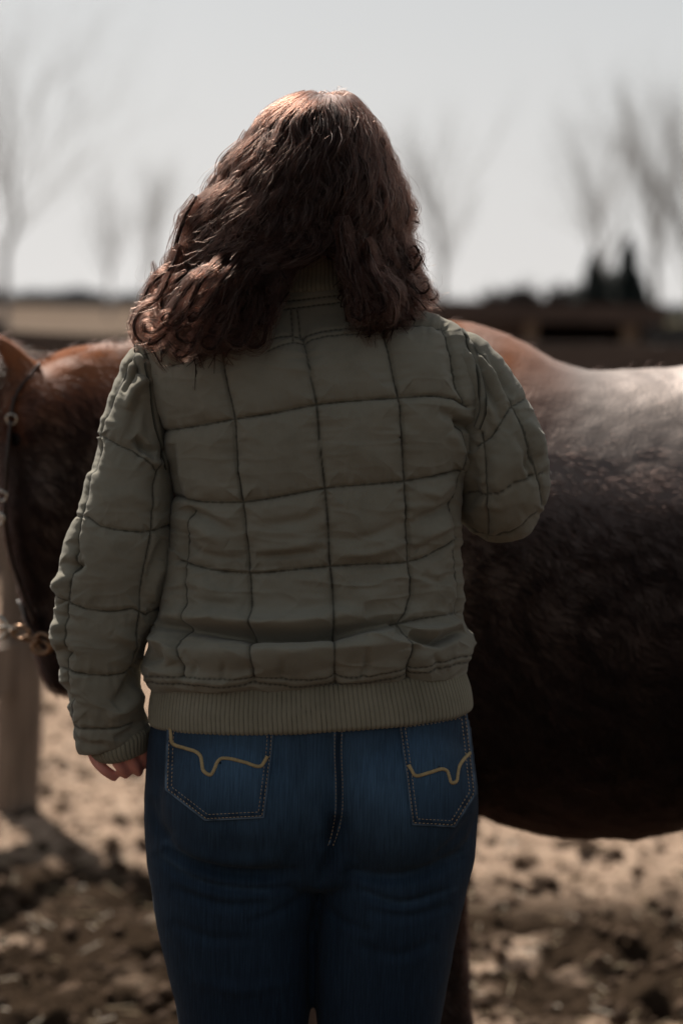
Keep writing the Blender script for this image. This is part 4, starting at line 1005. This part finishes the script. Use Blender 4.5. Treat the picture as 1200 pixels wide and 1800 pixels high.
def patch(name, poly, off, mat, parent, rings=34, step=3.0, soft=()):
    p = np.array(poly + [poly[0]], float); seg = [np.linspace(p[i], p[i + 1], max(2, int(np.linalg.norm(p[i + 1] - p[i]) / step)), endpoint=False) for i in range(len(p) - 1)]
    b = np.vstack(seg); c = b.mean(0); n = len(b); ss = np.concatenate([[1.004, 1.0, .985], np.linspace(.965, 0.02, rings)])
    G = []; nor = []
    for k, s in enumerate(ss):
        row = []; nrw = []
        for q in b:
            x = c + (q - c) * s; h_ = cast([jeans], *x)
            if h_ is None: row.append([np.nan] * 3); nrw.append([0, -1, 0]); continue
            row.append(h_[0]); nrw.append(h_[1])
        G.append(row); nor.append(nrw)
    G = np.array(G); nor = np.array(nor)
    for k in range(len(ss) - 1, -1, -1):
        bad = np.isnan(G[k, :, 0])
        if bad.any(): G[k][bad] = G[min(k + 1, len(ss) - 1)][bad]
    for _ in range(3):      # keep the patch fair
        G[3:-1] = (G[2:-2] + 2 * G[3:-1] + G[4:]) / 4
    hgt = np.where(np.arange(len(ss)) == 0, -.0004, off)[:, None, None]
    pxs, pys = [], []
    G = G + nor * hgt
    nr = len(ss); px_, py_ = project(G.reshape(-1, 3))
    d, a = polyd(px_, py_, [[tuple(u), tuple((u + v) / 2), tuple(v)] for u, v in zip(p[:-1], p[1:])])
    G = G.reshape(-1, 3) + nor.reshape(-1, 3) * (.0007 * np.exp(-((d - 6) / 4) ** 2) * (1 + .8 * vnoise(np.column_stack([a / 9, d / 20]), 3)))[:, None]
    me = new_mesh(name, G, grid_faces(nr, n), mat)
    me.polygons.foreach_set('use_smooth', np.full(len(me.polygons), True))
    q1, q2 = px_, py_
    wv = np.clip(.55 * np.exp(-((q1 - 430) / 125) ** 2 - ((q2 - 1350) / 100) ** 2) + .50 * np.exp(-((q1 - 730) / 100) ** 2 - ((q2 - 1350) / 110) ** 2), 0, .7)  # seat wear and painted light falloff carried on over the pocket
    set_attr(me, 'wear_light', wv + .35 * np.exp(-((d - 8) / 3) ** 2) * (vnoise(np.column_stack([a / 7, d * 0]), 8) > .1)); set_attr(me, 'dark', .55 * np.exp(-((d - 5) / 5) ** 2))
    set_attr(me, 'edge', 1.0 * np.exp(-(d / 2.0) ** 2) * (.7 + .4 * vnoise(np.column_stack([a / 12, d * 0]), 9)))
    return link(name, me, parent)
PL = [(297, 1262), (482, 1262), (478, 1320), (468, 1400), (463, 1437), (362, 1442), (292, 1388), (294, 1320)]
PR = [(700, 1270), (760, 1262), (819, 1250), (827, 1320), (835, 1394), (798, 1453), (724, 1449), (712, 1350)]
pk1 = patch('back_pocket', PL, .0028, M_DENIM, jeans); pk2 = patch('back_pocket', PR, .0028, M_DENIM, jeans)
bpy.context.view_layer.update()
JO = [jeans, pk1, pk2]
strip('felled_seam', [jeans], [(595, 1255), (594, 1320), (596, 1380), (595, 1430), (588, 1465), (580, 1488)], 17, .0018, M_DENIM, jeans, attr={'wear_light': [.3, .5, .1, .1, .5, .5], 'dark': [0, 0, .3, .3, 0, 0], 'edge': [.25, .2, 0, 0, .5, 1]})
strip('yoke_seam', [jeans], [(700, 1272), (680, 1268), (640, 1250)], 8, .0012, M_DENIM, jeans, attr={'wear_light': [.3, .3, 0, 0, .3, .3], 'dark': [0] * 6})
bpy.context.view_layer.update()
JO2 = JO + [o for o in jeans.children if o.name.startswith('felled')]
S = []
def inset(poly, d):
    p = np.array(poly, float); c = p.mean(0); out_ = []
    n = len(p)
    for i in range(n):
        a, b, e = p[i - 1], p[i], p[(i + 1) % n]
        n1 = np.array([-(b - a)[1], (b - a)[0]]); n1 /= np.linalg.norm(n1); n2 = np.array([-(e - b)[1], (e - b)[0]]); n2 /= np.linalg.norm(n2)
        if n1 @ (c - b) < 0: n1 = -n1
        if n2 @ (c - b) < 0: n2 = -n2
        m = n1 + n2; m /= np.linalg.norm(m); out_.append(b + m * d / max(.5, m @ n1))
    return [tuple(q) for q in out_]
for poly in (PL, PR):
    for d in (3.0, 10.0):
        q = inset(poly, d); q = q[1:] + q[:1] + ([] if poly is PL else [q[1]])
        for i in range(len(q) - 1): S += stitches(JO2, [q[i], ((q[i][0] + q[i + 1][0]) / 2, (q[i][1] + q[i + 1][1]) / 2), q[i + 1]])
for dx in (-6, 6): S += stitches(JO2, [(595 + dx, 1270), (594 + dx, 1320), (596 + dx, 1380), (595 + dx, 1430), (588 + dx * .9, 1465), (580 + dx * .7, 1488)])
o = stitch_obj('topstitching', S, M_STITCH, jeans); o['kind'] = 'stuff'
emb = [[(299.6, 1280), (301, 1293), (303, 1306), (325, 1315), (347, 1323), (353, 1330), (355, 1340), (358, 1355), (370, 1362), (377, 1352), (382, 1340), (388, 1334), (398, 1333), (430, 1340), (458, 1347), (464, 1340), (470, 1329)],
       [(718, 1345), (723, 1354), (729, 1363), (755, 1358), (778, 1352), (785, 1355), (789, 1366), (793, 1376), (801, 1374), (804, 1360), (807, 1346), (815, 1334), (826, 1323)]]
for e in emb:
    strip('pocket_embroidery', JO, e, 6.2, .0016, M_THREAD, jeans, step=1.3, jag=.16, smooth_n=1)

# ---- boots below the frame
for cx_, y0 in ((430, 2640), (657, 2640)):
    b0 = P(cx_, y0, JY + .02); b0[2] = .13
    G = tube_grid([b0 + [0, 0, .06], b0, b0 + [0, 0, -.06], b0 + [0, .03, -.085], b0 + [0, .12, -.09], b0 + [0, .19, -.095]], [.050, .048, .052, .05, .034, .016], [.045, .043, .042, .042, .046, .028], 40, 24)
    v, f = cap(G, grid_faces(40, 24), 40, 24); v[:, 2] = np.maximum(v[:, 2], .004 + gz_at(b0[0], b0[1])); link('boot', new_mesh('boot', v, f, M_BOOT), woman)

# ---- the body under the clothes, one continuous skin
HC = P(572, 338, PY + .01)
def wtube(pts_, r, n=30, asp=1.0): return tube_grid(np.array(pts_), r, np.array(r) * asp, n, 24)
bodyg = [rings_px([(330, 1440, 780, 1440, JY, .07, .07, 2), (310, 1300, 780, 1300, JY, .075, .08, 2.2), (345, 1110, 755, 1110, PY, .066, .08, 2.2), (340, 900, 765, 900, PY, .085, .09, 2.2), (320, 740, 790, 730, PY, .09, .085, 2.3), (300, 660, 790, 640, PY, .075, .07, 2.2), (400, 590, 710, 580, PY, .05, .045, 2), (505, 540, 610, 536, PY, .03, .03, 2)], 50, 40, .5),
         wtube([P(560, 580, PY), P(560, 500, PY + .005), P(566, 420, PY + .01)], [.052, .050, .055]),
         ell(HC, (.076, .094, .100)), ell(HC + [0, .035, -.055], (.060, .062, .068)),
         wtube([HC + [0, .125, -.035], HC + [0, .105, -.015], HC + [0, .088, .012]], [.012, .011, .007], 10),
         ell(HC + [-.080, .0, -.03], (.008, .018, .030)), ell(HC + [.080, .0, -.03], (.008, .018, .030)),
         wtube([P(310, 690, PY), P(258, 745, PY), P(228, 880, PY - .002), P(205, 1000, PY), P(185, 1150, PY + .004), P(196, 1270, PY + .012), P(204, 1300, PY + .016)], [.036, .034, .033, .032, .030, .025, .024], 50),
         wtube([P(780, 680, PY), P(840, 720, PY), P(875, 800, PY - .004), P(882, 872, PY + .03), P(862, 872, PY + .2), P(846, 838, PY + .38)], [.042, .044, .042, .038, .034, .024], 60),
         wtube([P(430, 1420, JY), P(425, 1650, JY), P(425, 2000, JY), P(424, 2200, JY), P(426, 2450, JY + .02), P(430, 2650, JY + .02)], [.075, .072, .055, .045, .045, .03], 50),
         wtube([P(690, 1420, JY), P(680, 1650, JY), P(662, 2000, JY), P(658, 2200, JY), P(657, 2450, JY + .02), P(657, 2650, JY + .02)], [.075, .072, .055, .045, .045, .03], 50)]
# the relaxed hand that shows below the cuff: palm, four unequal curled fingers and a thumb
hw_ = P(212, 1296, PY + .02)
bodyg += [wtube([P(205, 1285, PY + .018), P(206, 1300, PY + .018), P(206, 1312, PY + .018)], [.026, .032, .028], 20, .5)]
fing = [([(160, 1312, -.004), (169, 1336, -.010), (184, 1353, -.012), (201, 1365, -.004)], .00655), ([(194, 1310, -.010), (203, 1334, -.016), (213, 1350, -.014), (222, 1361, -.002)], .00655),
        ([(219, 1308, -.008), (230, 1332, -.014), (238, 1346, -.010), (244, 1357, .002)], .00655), ([(240, 1304, .0), (251, 1322, -.006), (256, 1335, .0), (258, 1343, .010)], .00655)]
ftips = []
for pts_, r in fing:
    pp = np.vstack([P(a, b, PY + .012 + c_) for a, b, c_ in pts_]); ftips.append((pp, r))
    bodyg.append(wtube(np.vstack([pp, pp[-1] + (pp[-1] - pp[-2]) * .25]), [r * 1.05, r * 1.05, r, r * .95, r * .72], 26))
bodyg.append(wtube(np.vstack([P(200, 1296, PY + .045), P(215, 1318, PY + .062), P(228, 1336, PY + .060), P(236, 1346, PY + .052)]), [.013, .0115, .010, .006], 20))
# right hand laid on the horse
hx_ = P(846, 838, PY + .38)
bodyg.append(wtube([hx_, hx_ + [-.002, .035, .006], hx_ + [-.004, .075, .012]], [.022, .014, .013], 20, 2.2))
for k in range(4):
    b0 = hx_ + np.array([-.028 + .018 * k, .068, .012]); L_ = (.062, .072, .070, .056)[k]
    bodyg.append(wtube([b0, b0 + [0, L_ * .4, .018], b0 + [0, L_ * .75, .032], b0 + [0, L_, .040]], [.0095, .0092, .0085, .006], 20))
bodyg.append(wtube([hx_ + [-.03, .02, .004], hx_ + [-.05, .045, .010], hx_ + [-.055, .075, .018]], [.012, .0105, .007], 16))
bmsh = union('body', bodyg, .0024, 5, M_SKIN)
link('body', bmsh, woman)

# ================================================================== HAIR
RH = np.random.RandomState(21)
HYs = [(166, 548, 592, .045), (174, 520, 612, .070), (190, 485, 632, .090), (215, 450, 654, .104), (245, 426, 672, .114), (285, 394, 690, .122), (320, 374, 706, .128), (350, 350, 716, .130), (380, 330, 719, .131), (410, 318, 712, .132), (440, 309, 716, .133),
       (480, 296, 724, .135), (515, 272, 742, .138), (550, 252, 756, .138), (590, 240, 740, .138), (630, 250, 700, .138), (680, 260, 700, .138)]
HYs = np.array(HYs, float)
GAP = np.array([(166, 575, 575), (400, 566, 568), (435, 556, 578), (455, 516, 606), (480, 498, 616), (510, 490, 620), (540, 484, 622), (565, 468, 626), (590, 456, 622), (640, 420, 640), (700, 400, 650)], float)
def hull(side, u, y, radial):
    """side 0 = left of the parting, 1 = right; u 0..1 from the outside to the gap; y photo row; radial 0..1 depth layer"""
    D = interp(HYs[:, 0], HYs[:, 1:], np.clip(y, 166, 680)); g = interp(GAP[:, 0], GAP[:, 1:], np.clip(y, 166, 700))
    xl, xr, dep = D[:, 0], D[:, 1], D[:, 2]
    mid = (xl + xr) / 2; hw = (xr - xl) / 2
    inner = np.where(side == 0, g[:, 0], g[:, 1]); outer = np.where(side == 0, xl, xr)
    x = outer + (inner - outer) * u
    s = np.clip((x - mid) / hw, -1, 1)
    x2 = mid + (x - mid) * (.86 + .14 * radial)
    d = dep * np.sqrt(np.clip(1 - s * s, 0.0, 1)) * radial
    return x2, y, d
def world_hair(x, y, d): return P(x, y, PY + .012 - d)

NL = 560; K = 44
tt = np.linspace(0, 1, K)
locks = []
def yend(side, u):
    if side == 0: return np.interp(u, [0, .15, .35, .6, .8, 1], [622, 640, 602, 618, 596, 530])
    return np.interp(u, [0, .2, .4, .6, .8, 1], [520, 535, 556, 578, 572, 548])
for k in range(NL):
    side = 0 if RH.rand() < .58 else 1
    u1 = RH.rand() ** (.9 if side == 0 else 1.0)
    layer = RH.rand(); radial = .73 + .33 * layer ** .8 + (.06 if k % 5 == 0 else 0)
    ye = yend(side, u1) - (RH.rand() ** 2.2) * (150 if layer > .5 else 70) + 15 * RH.randn()
    ys = 168 + (RH.rand() ** 1.5) * 170
    if RH.rand() < .35: ys = 168 + 5 * RH.rand()
    front = RH.rand() < .12
    u0_ = np.clip(.15 + .75 * u1 + .18 * RH.randn(), .02, 1.0)
    if ys < 215: u0_ = RH.rand() * (.9 if ys > 176 else 1)
    if k % 5 == 0: ye += 12 + 22 * RH.rand()
    y = ys + (ye - ys) * tt ** 1.02
    u = u0_ + (u1 - u0_) * np.clip(tt * 1.25, 0, 1) ** .8
    L_px = ye - ys
    amp = (7.5 + 4.0 * RH.rand()) * np.clip(.4 + tt * 2.2, 0, 1) + 17 * np.clip((tt - .68) / .32, 0, 1) * (.7 + .6 * RH.rand())
    wl = RH.uniform(88, 104); ph0 = 5.0 * u1 + 2.2 * side + 2.6 * math.sin(u1 * 9) + .55 * RH.randn(); yy = y
    ph = ph0 + (yy - ys) / wl * 2 * math.pi * (1 + 1.15 * np.clip((tt - .60) / .40, 0, 1))
    x, y2, d = hull(np.full(K, side), u, yy, np.full(K, radial) * np.where(ys < 215, 1, np.clip(.92 + tt * .4, 0, 1)))
    sw = 5 * np.sin(yy / 83 + (1.3 if side else 0) + u1 * 3)
    x = x + amp * np.cos(ph) + sw * tt; y2 = y2 + amp * .75 * np.sin(ph) * np.clip(tt * 1.3, 0, 1); d = d + amp / 1500 * .8 * np.sin(ph)
    if side == 1: x = np.where(d < .03, x, x)
    if front: d = -d * .7
    # above the jacket the ends rest on the cloth
    c = world_hair(x, y2, d)
    locks.append((c, layer, side, u1))
# a few named curls of the outline
def curl_lock(pts_, Yo, turns=0, r=0, rr_=.006, sink=.0):
    p = catmull(np.array(pts_, float), K); x, y = p[:, 0], p[:, 1]
    ph = np.linspace(0, turns * 2 * math.pi, K); x = x + r * np.cos(ph) * np.linspace(.2, 1, K); y = y + r * np.sin(ph) * np.linspace(.2, 1, K)
    locks.append((P(x, y, PY + Yo + .004 * np.sin(ph) + sink * np.clip(1 - tt * 4, 0, 1)), .8, 2, rr_))
curl_lock([(345, 345), (328, 375), (320, 400), (305, 450), (298, 480), (276, 500), (262, 530), (250, 560), (238, 585)], -.06, 2, 5)
curl_lock([(320, 440), (300, 470), (280, 485), (274, 505), (268, 500), (272, 480), (268, 458)], -.07, 0, 0, .0042)
curl_lock([(318, 430), (296, 474), (278, 488), (262, 505), (250, 540), (240, 575), (236, 600), (244, 592), (252, 580)], -.075, 0, 0, .0045)
curl_lock([(330, 480), (300, 500), (286, 530), (292, 556), (276, 566), (262, 560), (250, 578), (256, 600), (270, 604)], -.10, 1, 4, .006)
curl_lock([(300, 480), (280, 520), (250, 545), (238, 572), (246, 600), (262, 610), (278, 640), (290, 655)], -.11, 1, 4, .005)
curl_lock([(690, 400), (712, 440), (724, 458), (735, 442), (728, 432), (716, 440)], -.05, 0, 0, .0075)
curl_lock([(700, 420), (715, 455), (728, 476), (738, 456), (730, 446)], -.06, 1, 4, .007)
curl_lock([(690, 450), (706, 480), (724, 502), (742, 516), (754, 506), (748, 494), (738, 502)], -.07, 0, 0, .006)
curl_lock([(700, 470), (722, 494), (745, 512), (756, 528), (768, 520), (762, 506)], -.05, 0, 0, .004)
curl_lock([(640, 420), (660, 470), (680, 490), (690, 500), (700, 520), (690, 545), (676, 540)], -.125, 1, 5, .008)
curl_lock([(600, 380), (610, 440), (612, 480), (640, 500), (668, 530), (668, 565), (650, 574)], -.135, 0, 0, .009)
curl_lock([(598, 390), (604, 450), (618, 500), (626, 540), (640, 566), (656, 560), (652, 540)], -.14, 0, 0, .009)
curl_lock([(662, 480), (684, 520), (692, 550), (688, 570), (680, 566)], -.135, 0, 0, .005)
for (x, y, r) in ((420, 590, 22), (330, 585, 22), (370, 600, 18), (280, 600, 18), (470, 560, 18), (640, 545, 24), (300, 560, 20), (400, 560, 20), (445, 600, 16), (350, 560, 18), (265, 575, 14), (315, 620, 12), (665, 535, 20)):
    a = np.linspace(RH.uniform(0, 3), RH.uniform(7, 10), 14); sp = r * np.linspace(1.1, .45, 14)
    curl_lock([(x + (560 - x) * .45 + 10 * RH.randn(), y - 130), (x + (560 - x) * .22, y - 70)] + [(x + sp[i] * math.cos(a[i]), y + sp[i] * .7 * math.sin(a[i])) for i in range(14)], -.135 - .012 * RH.rand(), 0, 0, .007, .06)
for i in range(4):      # the tuft at the crown
    x = 560 + 25 * RH.rand(); curl_lock([(x, 186), (x + 4, 172), (x + 12, 168 + 4 * RH.rand()), (x + 26, 178)], -.02 - .03 * RH.rand(), 0, 0, .0035)

strands, rads, core_V, core_F, nv = [], [], [], [], 0
for c, layer, side, u1 in locks:
    T = np.gradient(c, axis=0); T /= np.linalg.norm(T, axis=1, keepdims=True) + 1e-9
    v = np.array([0, -1.0, .1]); A = v - T * (T @ v)[:, None]; A /= np.linalg.norm(A, axis=1, keepdims=True) + 1e-9; B = np.cross(T, A)
    r0_ = u1 * 1.15 if side == 2 else RH.uniform(.0055, .0105)
    prof = np.interp(tt, [0, .12, .5, .72, .88, 1], [.5, .95, 1.0, .80, .55, .30]); cprof = np.interp(tt, [0, .12, .5, .75, .92, 1], [.45, .95, .9, .55, .2, .05])
    n = 55 if side != 2 else 60
    rr1 = np.sqrt(RH.rand(n)) ; a0 = RH.uniform(0, 6.28, n); tw = RH.uniform(-1.5, 1.5) ; ln = 1 - .22 * RH.rand(n) ** 2
    s = np.clip(tt[None] * ln[:, None], 0, 1) * (K - 1); i0 = np.minimum(s.astype(int), K - 2); fr = (s - i0)[..., None]
    def at(Q): return Q[i0] * (1 - fr) + Q[i0 + 1] * fr
    cc, AA, BB = at(c), at(A), at(B); pr = np.interp(s / (K - 1), tt, prof)
    frz = np.cumsum(RH.randn(n, K) * .06, 1); frx = np.cumsum(RH.randn(n, K) * .08, 1)
    ang = a0[:, None] + tw * tt[None] * 3 + frz * .5
    rad = (r0_ * rr1)[:, None] * pr * (1 + .35 * frx * .4)
    wob = .0020 * (np.sin(tt[None] * RH.uniform(8, 22, n)[:, None] + a0[:, None]))[..., None]
    pts3 = cc + AA * (np.cos(ang) * rad)[..., None] * .75 + BB * (np.sin(ang) * rad)[..., None] * 1.3 + BB * wob
    strands.append(pts3); rads.append(np.full(n, .00016) * RH.uniform(.7, 1.35, n))
    # solid heart of the lock
    kc = np.linspace(0, K - 1, 22).astype(int); a = np.linspace(0, 2 * math.pi, 7)[:-1]
    rc_ = (r0_ * .60 * cprof[kc] * (1 if side != 2 else .6))[:, None]
    G = c[kc][:, None] + A[kc][:, None] * (np.cos(a)[None] * rc_ * .7)[..., None] + B[kc][:, None] * (np.sin(a)[None] * rc_ * 1.15)[..., None]
    core_V.append(G.reshape(-1, 3)); core_F.append(grid_faces(22, 6) + nv); nv += 22 * 6
# inner mass over the skull and the nape, so no skin shows through
def mass(y0, y1, sides, n=50, m=48):
    ys_ = np.linspace(y0, y1, n); out_ = []
    D = interp(HYs[:, 0], HYs[:, 1:], ys_); g = interp(GAP[:, 0], GAP[:, 1:], ys_)
    for s_ in sides:
        xl = D[:, 0] if s_ != 1 else g[:, 1] + 6; xr = D[:, 1] if s_ != 0 else g[:, 0] - 6
        mid, hw = (xl + xr) / 2, (xr - xl) / 2 * .82
        a = np.linspace(0, 2 * math.pi, m, endpoint=False); lim = np.interp(ys_, [y0, y0 + 15, y1 - 25, y1], [.75, 1, 1, .35])
        x = mid[:, None] + hw[:, None] * np.cos(a)[None] * lim[:, None]
        cxl = ((D[:, 0] + D[:, 1]) / 2)[:, None]; chw = ((D[:, 1] - D[:, 0]) / 2)[:, None]
        full = D[:, 2][:, None] * np.sqrt(np.clip(1 - ((x - cxl) / chw) ** 2, 0, 1)) * .82
        thick = np.where(np.sin(a)[None] > 0, full * np.sin(a)[None] ** .4 if False else full * np.abs(np.sin(a)[None]) ** .35, (-full * .75 if s_ == 2 else full * .45) * np.abs(np.sin(a)[None]) ** .35 if s_ == 2 else full * (1 - .55 * np.abs(np.sin(a)[None]) ** .35))
        if s_ != 2: thick = np.where(np.sin(a)[None] > 0, full, full * .45)
        G = world_hair(x, ys_[:, None] + 0 * x, thick)
        out_.append(G)
    return out_
for G in mass(180, 450, (2,)) + mass(430, 585, (0,)) + mass(430, 545, (1,)):
    nr, nc = G.shape[:2]; G = G + .006 * fbm(G.reshape(-1, 3) * [60, 60, 14], 3, 33).reshape(nr, nc, 1) * np.array([1, 1, 0])
    core_V.append(G.reshape(-1, 3)); core_F.append(grid_faces(nr, nc) + nv); nv += nr * nc
hme = new_mesh('hair', np.vstack(core_V), np.vstack(core_F), M_LOCK)
hair = link('hair', hme, woman)
ST = np.concatenate(strands); RD = np.concatenate(rads)
# flyaways and frizz lying over the surface
idx = RH.randint(0, len(ST), 2200); FL = ST[idx].copy()
off = np.cumsum(np.cumsum(RH.randn(len(idx), K, 3) * .00022, 1), 1); off -= off[:, :1]
off *= RH.uniform(.08, .5, len(idx))[:, None, None]; sgn = np.sign(FL[:, :, :1] - HC[0]); 
FL = FL + off + np.array([0, -1, 0]) * .003 * tt[None, :, None]
a = RH.uniform(.45, 1.0, len(idx))
keep = RH.randint(0, K // 2, len(idx))
sI = np.clip(keep[:, None] + tt[None] * (K - 1 - keep)[:, None] * a[:, None], 0, K - 1); i0 = np.minimum(sI.astype(int), K - 2); fr = (sI - i0)[..., None]
r_ = np.arange(len(idx))[:, None]; FL = FL[r_, i0] * (1 - fr) + FL[r_, i0 + 1] * fr
add_curves('strands', ST, RD, M_HAIR, hair, tip=.35)
M_SUNLIT_FRIZZ = hair_mat('sunlit_frizz_hair', .86, .42, .32, (1, .80, .82), 1.5, (.075, .031, .020))  # lighter copy of the hair colour, sunlit highlights painted into the stray hairs
ix = RH.randint(0, len(ST), 8000); k0 = RH.randint(3, K - 12, len(ix)); kk = np.arange(12)
FZ = ST[ix[:, None], k0[:, None] + (kk * .9).astype(int)[None]]
wv_ = np.cumsum(np.cumsum(RH.randn(len(ix), 12, 3) * .0013, 1), 1); wv_ = wv_ - wv_[:, :1]; wv_ = wv_ * [.75, 1.2, 1] * np.minimum(1, .009 / (np.linalg.norm(wv_, axis=2, keepdims=True) + 1e-6)); FZ = FZ + wv_ + np.array([0, -1, 0]) * (.002 + .004 * RH.rand(len(ix), 1, 1))
add_curves('frizz', np.concatenate([catm for catm in (FZ,)]), np.full(len(FZ), .00013), M_SUNLIT_FRIZZ, hair, tip=.5)
add_curves('flyaways', FL, np.full(len(FL), .00011), M_SUNLIT_FRIZZ, hair, tip=.5)
print('strands', len(ST))
